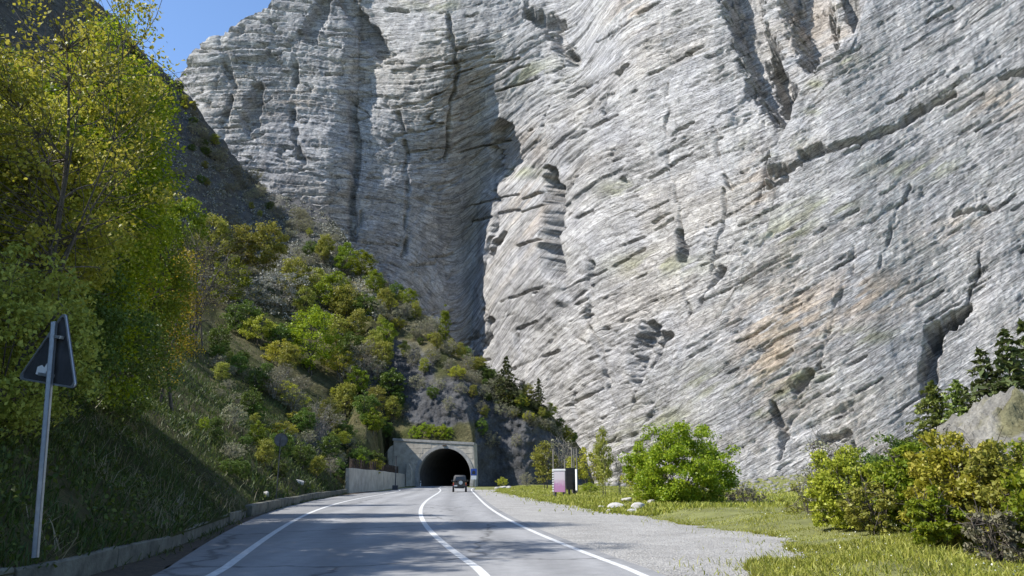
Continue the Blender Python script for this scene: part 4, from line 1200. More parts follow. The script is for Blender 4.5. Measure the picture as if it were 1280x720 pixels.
def round_sign():
    b_ = None; d_ = gnd(346, 634)[1] + .6
    X0, Y0, Z0 = at_y(346, 610, d_); Xt, Yt, Zt = at_y(351, 547, d_)
    e = empty('round_sign', (X0, Y0, .2), 0, 'small round sign seen from behind on a thin dark post', 'road sign')
    bm = bmesh.new(); cyl(bm, (0, 0, 0), (Xt - X0, 0, Zt - .2), .03, n=8); put('post', bm_mesh('post', bm), M['steel_dark'], e)
    bm = bmesh.new(); c_ = Vector((Xt - X0 + .02, .02, Zt - .2 - .12)); dr = Vector((-.45, 1, 0)).normalized()
    cyl(bm, c_ + dr * .01, c_ + dr * .04, .36, n=28); pl_ = put('plate', bm_mesh('plate', bm), M['sign_back'], e)
    bm = bmesh.new()
    cyl(bm, c_ - dr * .02, c_ + dr * .01, .37, .37, n=28, caps=False); cyl(bm, c_ - dr * .02, c_ + dr * .01, .35, .35, n=28, caps=False)
    put('rim', bm_mesh('rim', bm), M['steel_dark'], pl_)
round_sign()

def tunnel_sign():
    X0, Y0 = gnd(592, 610.5); d_ = Y0
    k = d_ / F
    e = empty('tunnel_sign', (X0, Y0, 0), R(4), 'blue square sign over a white plate on two posts beside the tunnel mouth', 'road sign')
    zt = CAMZ + (597 - 586.5) * k
    for s_ in (-1, 1):
        bm = bmesh.new(); cyl(bm, (s_ * .24, .04, 0), (s_ * .24, .04, zt - .05), .035, n=8); put('post', bm_mesh('post', bm), M['steel'], e)
    w = .43
    p = boxobj('blue_panel', (-w, w, -.02, .0, zt - .95, zt), M['blue_sign'], e, .008)
    bm = bmesh.new()                                   # tunnel pictogram
    q = [(-.24, zt - .78)] + [(-.24 * math.cos(math.pi * i / 10), zt - .5 + .24 * math.sin(math.pi * i / 10)) for i in range(11)] + [(.24, zt - .78)]
    prism(bm, q, -.028, -.0215); put('pictogram', bm_mesh('pictogram', bm), M['black_paint'], p)
    boxobj('white_plate', (-.38, .38, -.02, 0, zt - 1.5, zt - .98), M['white_paint'], e, .006)
tunnel_sign()

# ------------------------------------------------------------------ notice boards with poles on the verge
def boards():
    X0, Y0 = gnd(699, 623.5); k = Y0 / F
    zg = float(verge_z(np.array(X0), np.array(Y0)))
    m = bpy.data.materials.new('faded_pink_poster'); m.use_nodes = True
    N, L = nt(m); p = N['Principled BSDF']; tc = N.new('ShaderNodeTexCoord')
    sx = N.new('ShaderNodeSeparateXYZ'); L.new(tc.outputs['Generated'], sx.inputs[0])
    n_ = N.new('ShaderNodeTexNoise'); n_.inputs['Scale'].default_value = 7; n_.inputs['Detail'].default_value = 5; L.new(tc.outputs['Generated'], n_.inputs['Vector'])
    ad = N.new('ShaderNodeMath'); ad.operation = 'MULTIPLY_ADD'; ad.inputs[1].default_value = .55; L.new(n_.outputs[0], ad.inputs[0]); 
    sb = N.new('ShaderNodeMath'); sb.operation = 'SUBTRACT'; sb.inputs[0].default_value = .62; L.new(sx.outputs[2], sb.inputs[1]); L.new(sb.outputs[0], ad.inputs[2])
    r_ = N.new('ShaderNodeValToRGB'); e_ = r_.color_ramp.elements
    e_[0].position = .25; e_[0].color = (.55, .5, .52, 1); e_[1].position = .62; e_[1].color = (.42, .20, .36, 1)
    L.new(ad.outputs[0], r_.inputs[0]); L.new(r_.outputs[0], p.inputs['Base Color']); p.inputs['Roughness'].default_value = .6
    M['poster'] = m
    e = empty('notice_board', (X0, Y0, zg), R(-18), 'faded pink and white notice board on short dark legs', 'notice board')
    z0_, z1_ = CAMZ + (597 - 614) * k - zg, CAMZ + (597 - 589) * k - zg
    w = 7.6 * k
    boxobj('panel', (-w * .82, w, -.03, .03, z0_, z1_), M['poster'], e, .01)
    boxobj('top_rail', (-w * 1.05, w * 1.1, -.06, .06, z1_ + .003, z1_ + .13), M['white_paint'], e, .01)
    for s_ in (-.62, .72):
        boxobj('leg', (w * s_ - .06, w * s_ + .06, .035, .13, -.1, z0_ + .3), M['steel_dark'], e)
    for i in range(9):
        zz = z0_ + .03 + (z1_ - z0_ - .1) * i / 8
        boxobj('slat', (-w * 1.08, -w * .825, -.05, .04, zz, zz + .1), M['white_paint'], e, .006)
    X1, Y1 = gnd(714, 624); 
    e = empty('slatted_board', (X1, Y1, float(verge_z(np.array(X1), np.array(Y1)))), R(24), 'black slatted board turned beside the pink notice board', 'notice board')
    for i in range(10):
        zz = z0_ + .0 + (z1_ - z0_ - .15) * i / 9
        boxobj('slat', (-w * .85, w * .8, -.03 - .02 * (i % 2), .02, zz, zz + .17), M['black_paint'], e, .006)
    for s_ in (-.25, .62):
        boxobj('leg', (w * s_ - .07, w * s_ + .07, .025, .12, -.1, z1_ - .05), M['black_paint'], e)
    X2, Y2 = gnd(720.5, 624)
    e = empty('white_board', (X2, Y2 - .3, float(verge_z(np.array(X2), np.array(Y2)))), R(-70), 'narrow white board turned edge-on beside the black slatted board', 'notice board')
    boxobj('panel', (-.13, .13, -.025, .025, .3, z1_ - .1), M['white_paint'], e, .01)
    boxobj('leg', (-.3, -.2, .03, .1, -.1, .9), M['steel_dark'], e)
    bm = bmesh.new(); cyl(bm, (0, 0, -.2), (0, 0, 1), .045, .04, n=7); mp = bm_mesh('pole', bm)
    for (u_, vt, mm) in ((692.5, 563, 'bark_pale'), (707, 575, 'bark_pale'), (716.5, 561, 'bark_pale'), (719, 563, 'bark_pale'), (722.5, 562, 'bark')):
        x_, y_ = gnd(u_, 622.6 if u_ < 715 else 623.2); zt = CAMZ + (597 - vt) * y_ / F * 1.0
        o = put('bare_pole', mp if mm == 'bark_pale' else mp.copy(), M[mm]); o.location = (x_, y_ + (.35 if u_ < 710 else .5), 0); o.scale = (1.3, 1.3, zt)
        if mm == 'bark': tag(o, 'dark bare wooden pole right beside the white board', 'pole')
        else: tag(o, 'slim pale bare pole standing behind the notice boards', 'pole', 'bare poles behind the boards')
boards()

# ------------------------------------------------------------------ off-road car
def car():
    X0, Y0 = gnd(574.5, 615.2); hd = math.atan2(-(rl(Y0 + 6) - rl(Y0 - 6)), 12.0)
    e = empty('off_road_car', (float(X0), Y0, 0), float(hd), 'small black off-road car with a grey soft top driving to the tunnel', 'car')
    # local: y forward, rear at y=0
    bm = bmesh.new()
    prof = [(0.0, .52), (0.0, 1.0), (.05, 1.05), (2.0, 1.06), (2.15, 1.04), (3.45, .98), (3.5, .9), (3.5, .5), (3.1, .5), (3.0, .75), (2.85, .86), (2.5, .86), (2.35, .75), (2.25, .5), (1.2, .45), (1.1, .75), (.95, .86), (.55, .86), (.4, .75), (.3, .52)]
    w = .74
    A_ = [bm.verts.new((-w, y, z)) for y, z in prof]; B_ = [bm.verts.new((w, y, z)) for y, z in prof]
    bm.faces.new(A_); bm.faces.new(B_[::-1]); n_ = len(prof)
    for i in range(n_): bm.faces.new((A_[(i + 1) % n_], A_[i], B_[i], B_[(i + 1) % n_]))
    bmesh.ops.recalc_face_normals(bm, faces=bm.faces)
    bmesh.ops.bevel(bm, geom=[ed for ed in bm.edges if len(ed.link_faces) == 2 and ed.calc_face_angle(0) > .6], offset=.03, segments=2, affect='EDGES')
    put('body', bm_mesh('body', bm), M['car_black'], e)
    boxobj('chassis', (-.5, .5, .15, 3.4, .38, .56), M['steel_dark'], e, .03)
    # cabin / soft top
    bm = bmesh.new()
    lo = [(-.70, .04, 1.055), (.70, .04, 1.055), (.70, 2.1, 1.07), (-.70, 2.1, 1.07)]; hi = [(-.6, .16, 1.74), (.6, .16, 1.74), (.6, 1.62, 1.76), (-.6, 1.62, 1.76)]
    a_ = [bm.verts.new(p) for p in lo]; b_ = [bm.verts.new(p) for p in hi]
    bm.faces.new(b_); bm.faces.new(a_[::-1])
    for i in range(4): bm.faces.new((a_[i], a_[(i + 1) % 4], b_[(i + 1) % 4], b_[i]))
    bmesh.ops.bevel(bm, geom=list(bm.edges), offset=.07, segments=3, affect='EDGES')
    cab = put('soft_top', bm_mesh('soft_top', bm, True), M['canvas'], e)
    def quad(name, pts, mat, par):
        bm = bmesh.new(); c = sum((Vector(p) for p in pts), Vector()) / 4
        nr = (Vector(pts[1]) - Vector(pts[0])).cross(Vector(pts[3]) - Vector(pts[0])).normalized() * .012
        f = [bm.verts.new(Vector(p) + nr) for p in pts]; g_ = [bm.verts.new(Vector(p) - nr) for p in pts]
        bm.faces.new(f); bm.faces.new(g_[::-1])
        for i in range(4): bm.faces.new((f[(i + 1) % 4], f[i], g_[i], g_[(i + 1) % 4]))
        return put(name, bm_mesh(name, bm), mat, par)
    quad('rear_window', [(-.5, .062, 1.2), (.5, .062, 1.2), (.43, .132, 1.6), (-.43, .132, 1.6)], M['glass'], cab)
    for s_ in (-1, 1):
        quad('side_window', [(s_ * .69, .3, 1.2), (s_ * .69, 1.2, 1.2), (s_ * .625, 1.2, 1.62), (s_ * .625, .35, 1.62)], M['glass'], cab)
        quad('door_window', [(s_ * .69, 1.28, 1.15), (s_ * .69, 1.95, 1.15), (s_ * .625, 1.6, 1.62), (s_ * .625, 1.28, 1.62)], M['glass'], cab)
    quad('windscreen', [(.6, 2.06, 1.12), (-.6, 2.06, 1.12), (-.54, 1.7, 1.66), (.54, 1.7, 1.66)], M['glass'], cab)
    # wheels
    def wheel(c, name, ax=Vector((1, 0, 0)), r=.345, w_=.2):
        bm = bmesh.new(); n_ = 24
        prf = [(-.5, .62), (-.5, .93), (-.38, 1.0), (.38, 1.0), (.5, .93), (.5, .62)]
        q = ax.to_track_quat('Z', 'Y').to_matrix(); rings = []
        for i in range(n_):
            t = 2 * math.pi * i / n_; rad = q @ Vector((math.cos(t), math.sin(t), 0))
            rings.append([bm.verts.new(rad * (r * b) + ax * (w_ * a)) for a, b in prf])
        for i in range(n_):
            a1, b1 = rings[i], rings[(i + 1) % n_]
            for j in range(6): bm.faces.new((a1[j], a1[(j + 1) % 6], b1[(j + 1) % 6], b1[j]))
        bmesh.ops.recalc_face_normals(bm, faces=bm.faces)
        we = bpy.data.objects.new(name, None); C.objects.link(we); we.parent = e; we.location = c
        put('tyre', bm_mesh('tyre', bm), M['tyre'], we)
        bm = bmesh.new(); cyl(bm, ax * (-w_ * .3), ax * (w_ * .36), r * .63, n=20)
        cyl(bm, ax * (w_ * .36), ax * (w_ * .5), r * .22, n=12)
        for i in range(5):
            t = 2 * math.pi * i / 5; rad = q @ Vector((math.cos(t), math.sin(t), 0)); cyl(bm, rad * r * .4 + ax * (w_ * .35), rad * r * .4 + ax * (w_ * .39), r * .09, n=8)
        put('rim', bm_mesh('rim', bm), M['rim'], we)
    for y in (.75, 2.68):
        wheel((-.68, y, .345), 'wheel', Vector((-1, 0, 0))); wheel((.68, y, .345), 'wheel', Vector((1, 0, 0)))
    wheel((.1, -.13, .98), 'spare_wheel', Vector((0, -1, 0)), .33, .19)
    for s_ in (-1, 1):
        boxobj('tail_light', (s_ * .66 - .06, s_ * .66 + .06, -.03, .02, .68, .9), M['red_lens'], e, .01)
        boxobj('indicator', (s_ * .66 - .06, s_ * .66 + .06, -.03, .02, .905, .98), M['amber_lens'], e, .01)
        boxobj('fender', (s_ * .79 - .06, s_ * .79 + .06, .3, 1.2, .72, .8), M['black_paint'], e, .02)
        boxobj('mirror', (s_ * .84 - .09, s_ * .84 + .09, 1.98, 2.04, 1.1, 1.26), M['car_black'], e, .02)
        boxobj('headlight', (s_ * .5 - .1, s_ * .5 + .1, 3.48, 3.52, .72, .9), M['rim'], e, .02)
    boxobj('rear_bumper', (-.72, .72, -.1, .0, .46, .58), M['black_paint'], e, .02)
    boxobj('front_bumper', (-.72, .72, 3.5, 3.6, .46, .6), M['black_paint'], e, .02)
    boxobj('number_plate', (-.62, -.26, -.022, -.004, .6, .72), M['white_paint'], e)
    bm = bmesh.new(); cyl(bm, (-.35, -.06, .4), (-.35, .35, .4), .03, n=8); put('exhaust', bm_mesh('exhaust', bm), M['steel'], e)
car()

# ------------------------------------------------------------------ rocks
def boulder(seed, sub=3, rough=.35):
    bm = bmesh.new(); bmesh.ops.create_icosphere(bm, subdivisions=sub, radius=1)
    rs = np.random.RandomState(seed); offs = rs.normal(size=(14, 3)); offs /= np.linalg.norm(offs, axis=1, keepdims=True); ds = rs.uniform(.55, .95, 14)
    for v in bm.verts:
        c = np.array(v.co)
        for o, d in zip(offs, ds):                      # planar chips
            k = c.dot(o) - d
            if k > 0: c = c - o * k * .9
        c = c * (1 + rough * .25 * (float(fbm(c[0] * 3 + seed, c[1] * 3 + c[2] * 2, seed, 3)) - .5))
        v.co = Vector(c)
    return bm_mesh('boulder', bm)
bmesh_rocks = [boulder(i) for i in range(5)]
rk = [(752, 633, 7), (770, 634, 12), (784, 632, 9), (798, 636, 11), (815, 634, 6), (762, 637, 6), (790, 638, 7), (628, 609.5, 7), (621, 610, 4), (636, 610, 4)]
for i, (u_, v_, s_) in enumerate(rk):
    x_, y_ = gnd(u_, v_, .12); k = y_ / F
    o = put('rock', bmesh_rocks[i % 5], M['stone']); o.location = (x_, y_, .08 + float(verge_z(np.array(x_), np.array(y_)))); o.scale = (s_ * k * .8, s_ * k * .9, s_ * k * .5); o.rotation_euler = (0, 0, i * 1.3)
    if u_ < 700: tag(o, 'pale rock at the road edge beyond the tunnel sign', 'rock', 'pale rocks by the tunnel')
    else: tag(o, 'flat pale limestone rock lying in the grass beside the gravel', 'rock', 'pale rocks in the grass verge')
for i, (u_, v_, s_) in enumerate([(372, 604, 8), (331, 620, 7), (258, 585 - 20, 0)]):
    if not s_: continue
    p = hill_hit(u_, v_); k = p.y / F
    o = put('rock', bmesh_rocks[(i + 2) % 5], M['stone']); o.location = p; o.scale = (s_ * k * .8, s_ * k * .8, s_ * k * .6)
    tag(o, 'white rock half buried in the weeds near the round sign', 'rock', 'white rocks near the round sign')

# rocky knoll on the right, behind the bushes
def knoll():
    nth, nr_ = 170, 70
    cx, cy, cz = at_y(1290, 590, 52)
    t = np.linspace(0, 2 * math.pi, nth); r = np.linspace(0, 1, nr_)
    Tg, Rg = np.meshgrid(t, r)
    base = 8.6 * (1 + .25 * (fbm(np.cos(Tg) * 2 + 3, np.sin(Tg) * 2, 5, 3) - .5))
    x = np.cos(Tg) * Rg * base; y = np.sin(Tg) * Rg * base * 1.3
    h = 6.6 * (1 - Rg ** 2.2) * (.75 + .5 * fbm(x / 4, y / 4, 8, 4)) + 2.6 * np.abs(fbm(x / 2.2, y / 2.2, 9, 5, .6) - .5) * 2 * (1 - Rg ** 3)
    x = x + 2.4 * (fbm(h / .8, Tg * 4, 10, 5, .65) - .5) * Rg; y = y + 2.4 * (fbm(h / .8, Tg * 4, 12, 5, .65) - .5) * Rg
    P = np.stack([cx + x, cy + y, h - 1.2], -1)
    me = grid_mesh('knoll', P)
    zc = np.ones(P.shape) * np.array((.27, .255, .225)); g_ = sst(fbm(x / 2.5, y / 2.5, 14, 4), .48, .62)[..., None] * .75
    zc = zc * (1 - g_) + np.array((.15, .14, .055)) * g_
    vattr(me, 'zone', zc.reshape(-1, 3))
    o = put('rocky_knoll', me, M['terrain']); o['kind'] = 'structure'
    return lambda px_, py_: float(6.6 * (1 - min(1, math.hypot((px_ - cx) / 8.6, (py_ - cy) / 11.2)) ** 2.2) * .95 - 1.2)
knoll_z = knoll()

# ------------------------------------------------------------------ big trees on the near bank
def vary(me, mats):               # same mesh with another material
    return me.copy()

def big(seed, u_, r_, vtop, Rc, z0_, ncl, nlf, leaf, mats, lb, nm, cat='tree', sink=.3, **kw):
    p = hill_at(polar(u_, 400, 1)[0], r_); p.z -= sink
    H_ = polar(u_, vtop, r_)[1] - p.z
    plant(nm, broadleaf(seed, H_, Rc, z0_, ncl, nlf, leaf, **kw), mats, p, 0, 1, lb, cat)
big(101, 92, 27, 12, 2.4, .02, 380, 50000, .122, ('bark', 'leaf_maple'), 'big bright green maple in full leaf behind the triangular sign', 'maple_tree', mains=14, clump=.06, top=.7)
big(102, 30, 19, -60, 2.5, .15, 200, 13000, .10, ('bark', 'leaf_yellow'), 'tall sparse tree with bare dark limbs and small yellow leaves', 'tall_tree', mains=14, clump=.045, top=.3, extra_twigs=260, trunk_r=.09)
big(103, 8, 22, 110, 2.7, .0, 260, 34000, .11, ('bark', 'leaf_yellow'), 'dense yellow-green tall shrub under the sparse bare-limbed tree', 'leafy_shrub', 'shrub', stems=3, mains=12, clump=.07)
big(104, 165, 34, 235, 2.2, .0, 240, 26000, .12, ('bark', 'leaf_fresh'), 'dense fresh green shrub at the right foot of the big maple', 'leafy_shrub', 'shrub', stems=2, mains=12, clump=.07)
big(109, -40, 27, 60, 3.4, .08, 200, 16000, .14, ('bark', 'leaf_fresh'), 'green tree rising behind the dense yellow-green tall shrub', 'leafy_tree', stems=2, mains=12, clump=.07)
big(105, 212, 46, 300, 1.7, .1, 110, 7000, .13, ('bark', 'leaf_orange'), 'small tree with orange and yellow leaves beside the big maple', 'small_tree', stems=3, mains=8, clump=.08)
big(113, 5, 17, 310, 2.0, .0, 200, 18000, .09, ('bark', 'leaf_olive'), 'olive-green bush hiding the foot of the sparse tall tree', 'leafy_shrub', 'shrub', stems=5, mains=12, clump=.1)
big(111, 60, 24, 300, 2.3, .0, 200, 24000, .10, ('bark', 'leaf_green'), 'dark green understory shrub right behind the triangular sign', 'leafy_shrub', 'shrub', stems=5, mains=12, clump=.1)
big(112, 150, 30, 360, 2.0, .0, 160, 14000, .10, ('bark', 'leaf_green'), 'low dark shrub on the bank below the big maple', 'leafy_shrub', 'shrub', stems=5, mains=12, clump=.11)
P6 = hill_hit(240, 430); H6 = 142 * P6.y / F
plant('bare_tree', broadleaf(106, H6, 72 * P6.y / F, .15, 120, 1500, .17, stems=7, mains=21, clump=.07, extra_twigs=300, trunk_r=.022 * H6), ('bark', 'leaf_olive'), P6, .3, 1.0, 'many-stemmed almost bare tree fanning out on the grass bank', 'tree')
# trees off to the left that throw their shade across the road
w_, c_ = broadleaf(107, 9.0, 2.8, .15, 150, 13000, .19, mains=9, clump=.085)
for i, (th, r_, s_) in enumerate([(-47, 19, .9), (-70, 14, .8), (-62, 22, 1.05), (-95, 14, .8), (-53, 31, 1.1), (-44, 39, 1.0), (-57, 15, .8), (-80, 20, 1.1), (-49, 25, .9)]):
    p = hill_at(R(th), r_)
    plant('roadside_tree', (w_, c_), ('bark', 'leaf_fresh'), p, i * 1.1, s_, 'leafy roadside tree on the grass bank throwing shade over the road', 'tree', 'shade trees on the bank')

# ------------------------------------------------------------------ hillside tree kinds (prototypes)
K = {}
def proto(key, mats, meshes): K[key] = (meshes, mats)
proto('olive', ('bark', 'leaf_olive'), broadleaf(201, 6, 2.1, .15, 90, 4200, .22, stems=2, mains=8, clump=.085))
proto('olive_b', ('bark', 'leaf_olive'), broadleaf(202, 6, 1.8, .12, 80, 3600, .22, stems=3, mains=9, clump=.09))
proto('fresh', ('bark', 'leaf_fresh'), broadleaf(203, 6, 2.2, .15, 90, 4600, .22, stems=1, mains=8, clump=.085))
proto('bright', ('bark', 'leaf_bright'), broadleaf(204, 6, 2.3, .1, 110, 7000, .17, stems=2, mains=9, clump=.08))
proto('yellow', ('bark', 'leaf_yellow'), broadleaf(205, 4, 2.2, .05, 80, 3600, .17, stems=5, mains=10, clump=.1))
proto('green', ('bark', 'leaf_green'), broadleaf(206, 5, 2.2, .08, 90, 4200, .22, stems=3, mains=9, clump=.09))
proto('grey', ('bark_pale', 'leaf_grey'), broadleaf(207, 4, 2.2, .08, 80, 2000, .17, stems=5, mains=12, clump=.09, extra_twigs=120))
proto('grey_b', ('bark_pale', 'leaf_grey'), broadleaf(208, 4, 1.8, .08, 70, 1300, .17, stems=6, mains=12, clump=.09, extra_twigs=160))
proto('blossom', ('bark_pale', 'blossom'), broadleaf(209, 4, 2.6, .08, 90, 3400, .15, stems=5, mains=10, clump=.08, extra_twigs=60))
proto('poplar', ('bark', 'leaf_fresh'), broadleaf(210, 8, 1.2, .08, 80, 3400, .24, stems=1, mains=8, clump=.06, top=1.2))
proto('pine', ('bark', 'needle'), conifer(211, 8, 3.2, 14, .6, 1.3))
proto('pine_b', ('bark', 'needle'), conifer(212, 8, 2.0, 17, .5, 1.2))
proto('fir', ('bark', 'needle_light'), conifer(213, 8, 2.3, 22, .42, 1.8))
proto('bare', ('bark_pale', 'leaf_grey'), broadleaf(214, 4, 1.7, .15, 60, 420, .12, stems=7, mains=14, clump=.07, extra_twigs=220))

LAB = {
 'olive': ('olive_tree', 'olive-green leafy tree', 'tree'), 'olive_b': ('olive_tree', 'olive-green many-stemmed tree', 'tree'), 'fresh': ('leafy_tree', 'fresh green leafy tree', 'tree'),
 'yellow': ('yellow_shrub', 'rounded yellow-green shrub', 'shrub'), 'green': ('green_shrub', 'dark green shrub', 'shrub'),
 'grey': ('grey_shrub', 'grey-brown twiggy shrub', 'shrub'), 'grey_b': ('bare_shrub', 'nearly leafless grey shrub', 'shrub'),
}
def place_of(u_, v_):
    if u_ > 660: return 'on the low nose of the ridge below the pines'
    if u_ > 600: return 'around the spreading pine on the ridge'
    if u_ > 545: return 'on the ridge slope under the poplar'
    if v_ > 500 and u_ > 400: return 'on the slope behind the retaining wall'
    if v_ > 500: return 'on the bank behind the round sign'
    if u_ > 485: return 'on the ridge slope above the tunnel portal'
    if v_ < 320 and u_ < 445: return 'on the shaded slope under the skyline'
    if u_ > 410: return 'on the slope between the lime-green maple and the ridge'
    if u_ > 330: return 'around the white-flowering shrub and lime-green maple'
    return 'between the big maple and the many-stemmed bare tree'
used = set()
def spot(kind, u_, v_, hpx, label=None, name=None, cat=None, pos=None, wide=1.0):
    p = pos or hill_hit(u_, v_)
    H0 = {'olive': 6, 'olive_b': 6, 'fresh': 6, 'bright': 6, 'yellow': 4, 'green': 5, 'grey': 4, 'grey_b': 4, 'blossom': 4, 'poplar': 8, 'pine': 8, 'pine_b': 8, 'fir': 8, 'bare': 4}[kind]
    s_ = hpx * p.y / F / H0
    nm, lb, ct_ = LAB.get(kind, (name, label, cat)); gp_ = None
    if not label: lb = ('large ' if hpx > 45 else 'small ' if hpx < 16 else '') + lb + ' ' + place_of(u_, v_); gp_ = ct_ + 's ' + place_of(u_, v_)
    if label: nm, lb, ct_, gp_ = name or nm, label, cat or ct_, None
    e = plant(nm, K[kind][0], K[kind][1], p, rnd.uniform(0, 6.28), s_, lb, ct_, gp_)
    e.scale = (s_ * wide, s_ * wide, s_); e.location.z -= .1 * s_
    return e

# named ones
spot('bright', 388, 470, 92, 'bright lime-green maple standing out on the hillside', 'maple_tree', 'tree')
spot('blossom', 345, 392, 58, 'white-flowering shrub in blossom among the olive-green trees', 'flowering_shrub', 'shrub', wide=1.1)
spot('yellow', 320, 432, 42, 'rounded golden-yellow shrub beside the many-stemmed bare tree', 'yellow_shrub', 'shrub')
spot('yellow', 425, 478, 45, 'straggly yellow shrub just right of the lime-green maple', 'yellow_shrub', 'shrub')
spot('poplar', 556, 428, 46, 'slim pointed poplar on the ridge against the cliff', 'poplar_tree', 'tree')
spot('pine', 632, 505, 58, 'dark spreading pine on the ridge above the tunnel', 'pine_tree', 'tree', wide=1.15)
spot('pine_b', 672, 518, 44, 'slender dark pine lower down the ridge beside the spreading pine', 'pine_tree', 'tree')
for u_, h_ in ((512, 22), (524, 26), (536, 24), (549, 24), (557, 20)):
    x_, y_ = fac((u_ - 555) * yt / F, 1.6); p = Vector((x_, y_, 7.55))
    e = spot('bright', u_, 545, h_, pos=p, label='x', name='portal_shrub', cat='shrub'); e['label'] = 'small bright green shrub growing on top of the tunnel portal'; e['group'] = 'shrubs on top of the portal'
spot('bright', 450, 588, 20, 'small bright green bush behind the rusty fence', 'fence_bush', 'bush')
spot('yellow', 468, 592, 20, 'small yellow-green bush at the tunnel end of the rusty fence', 'fence_bush', 'bush')
spot('bright', 253, 543, 20, 'tiny lime-green bush alone on the dark grass bank', 'bank_bush', 'bush')
spot('bare', 400, 560, 60, 'bare grey twiggy bush on the rocks beside the fence', 'bare_bush', 'bush')
spot('bare', 440, 500, 50, 'bare pale twiggy bush below the straggly yellow shrub', 'bare_bush', 'bush')
# rows of hillside trees: kind, u, v(base), height px
rows = '''olive 262 340 85|fresh 225 330 90|olive_b 300 345 75|olive 330 350 80|fresh 285 390 70|olive 365 378 62|olive_b 395 378 50|fresh 415 395 55|olive 380 405 45|green 300 420 48
green 345 440 42|olive 430 410 50|olive_b 445 430 48|green 455 400 40|fresh 430 345 40|olive 405 330 40|fresh 450 350 38|fresh 465 368 36|olive 480 392 34|grey 470 400 30|grey_b 492 412 28|grey 505 400 26|fresh 510 385 24
olive_b 520 400 28|grey 520 425 26|grey_b 535 418 24|olive 545 440 26|green 495 375 24|grey 455 470 40|olive 420 440 50|green 440 455 40|olive_b 465 450 36|grey_b 470 480 34|olive 360 470 40|yellow 350 460 36
grey 560 445 22|olive_b 575 450 22|grey_b 585 462 22|olive 600 470 26|green 612 480 24|grey 590 480 20|grey_b 560 468 22|grey 540 455 22|yellow 570 475 18|grey 605 500 18|olive 590 500 18|grey_b 620 505 18|green 650 512 22|olive 660 505 26|olive_b 688 525 22
grey 640 525 16|grey_b 660 530 16|grey 575 495 18|grey_b 550 490 18|grey 625 520 16|green 700 535 14|grey 710 545 12|green 718 552 10|grey_b 690 540 14|grey 600 518 16|olive 530 470 22|grey 515 460 24
green 205 430 60|green 150 420 70|fresh 180 400 90|olive 160 380 80|green 270 440 36|fresh 445 500 44|olive 430 520 44|green 455 525 40|olive 470 520 36|fresh 465 545 30|green 480 555 26
olive 470 545 28|olive 478 468 40|green 486 498 40|olive_b 490 528 34|fresh 481 440 38|green 497 512 26|grey 520 490 24|green 540 500 20|grey_b 560 515 20|olive_b 505 450 26|green 600 545 22|grey 612 560 20|olive_b 605 525 20|grey_b 645 560 16|green 350 575 34|green 375 585 30|olive 330 590 40|green 300 600 30|fresh 320 560 30|green 410 575 34|green 420 598 26|olive 395 600 28|green 350 602 26|green 430 560 36|olive 410 540 40|green 380 545 34|grey 365 520 36|grey 340 500 36|green 320 490 34|green 295 470 30|olive 275 480 28|green 310 520 34|grey_b 290 540 30'''
for q in rows.replace('\n', '|').split('|'):
    k_, a_, b_, h_ = q.split(); spot(k_, float(a_), float(b_), float(h_) * rnd.uniform(.9, 1.12), wide=rnd.uniform(.9, 1.2))
for i in range(46):                # undergrowth on the bank
    u_ = rnd.uniform(265, 480); lo_ = np.interp(u_, [265, 330, 400, 480], [440, 455, 480, 520]); hi_ = np.interp(u_, [265, 330, 400, 480], [600, 605, 600, 585])
    spot(rnd.choice(['grey', 'green', 'yellow', 'green', 'olive_b', 'grey_b']), u_, rnd.uniform(lo_, hi_), rnd.uniform(12, 26), wide=1.3)
# random infill on the ridge slope
for i in range(70):
    u_ = rnd.uniform(460, 715); top_ = np.interp(u_, [460, 500, 560, 620, 685, 735], [345, 378, 425, 478, 530, 570]); bot_ = np.interp(u_, [460, 500, 560, 620, 690, 735], [430, 430, 465, 510, 550, 572])
    v_ = rnd.uniform(top_, bot_); spot(rnd.choice(['grey', 'grey_b', 'grey', 'olive_b', 'yellow', 'green']), u_, v_, rnd.uniform(9, 19))
for i in range(105):                # shaded slope: grey and dark shrubs one can tell apart along the skyline
    u_ = rnd.uniform(150, 430); top_ = np.interp(u_, [150, 185, 240, 290, 345, 430], [30, 78, 128, 198, 250, 300])
    v_ = top_ + abs(rnd.gauss(0, 1)) * 45 + 3; spot(rnd.choice(['grey', 'grey_b', 'olive_b', 'grey', 'green']), u_, v_, rnd.uniform(10, 20), wide=1.25)

# scrub mass on the shaded slope (uncountable)
rs = np.random.RandomState(3); pos = []
for i in range(5000):
    c = rs.randint(90, len(TH) - 110); k = rs.randint(int(nt_ * .66), nt_ - 2)
    if Ug[k, c] > 470 or Ug[k, c] < -60: continue
    b0 = HP[k, c]; s_ = rs.uniform(.5, 1.5); n_ = rs.randint(14, 30)
    g_ = rs.normal(size=(n_, 3)) * np.array([.5, .5, .4]) * s_; g_[:, 2] = np.abs(g_[:, 2])
    pos.append(b0 + g_)
o = put('hillside_scrub', leaf_mesh('hillside_scrub', np.concatenate(pos), .5, rs), M['scrub']); o['kind'] = 'stuff'
o['label'] = 'dark grey-green scrub covering the shaded slope'

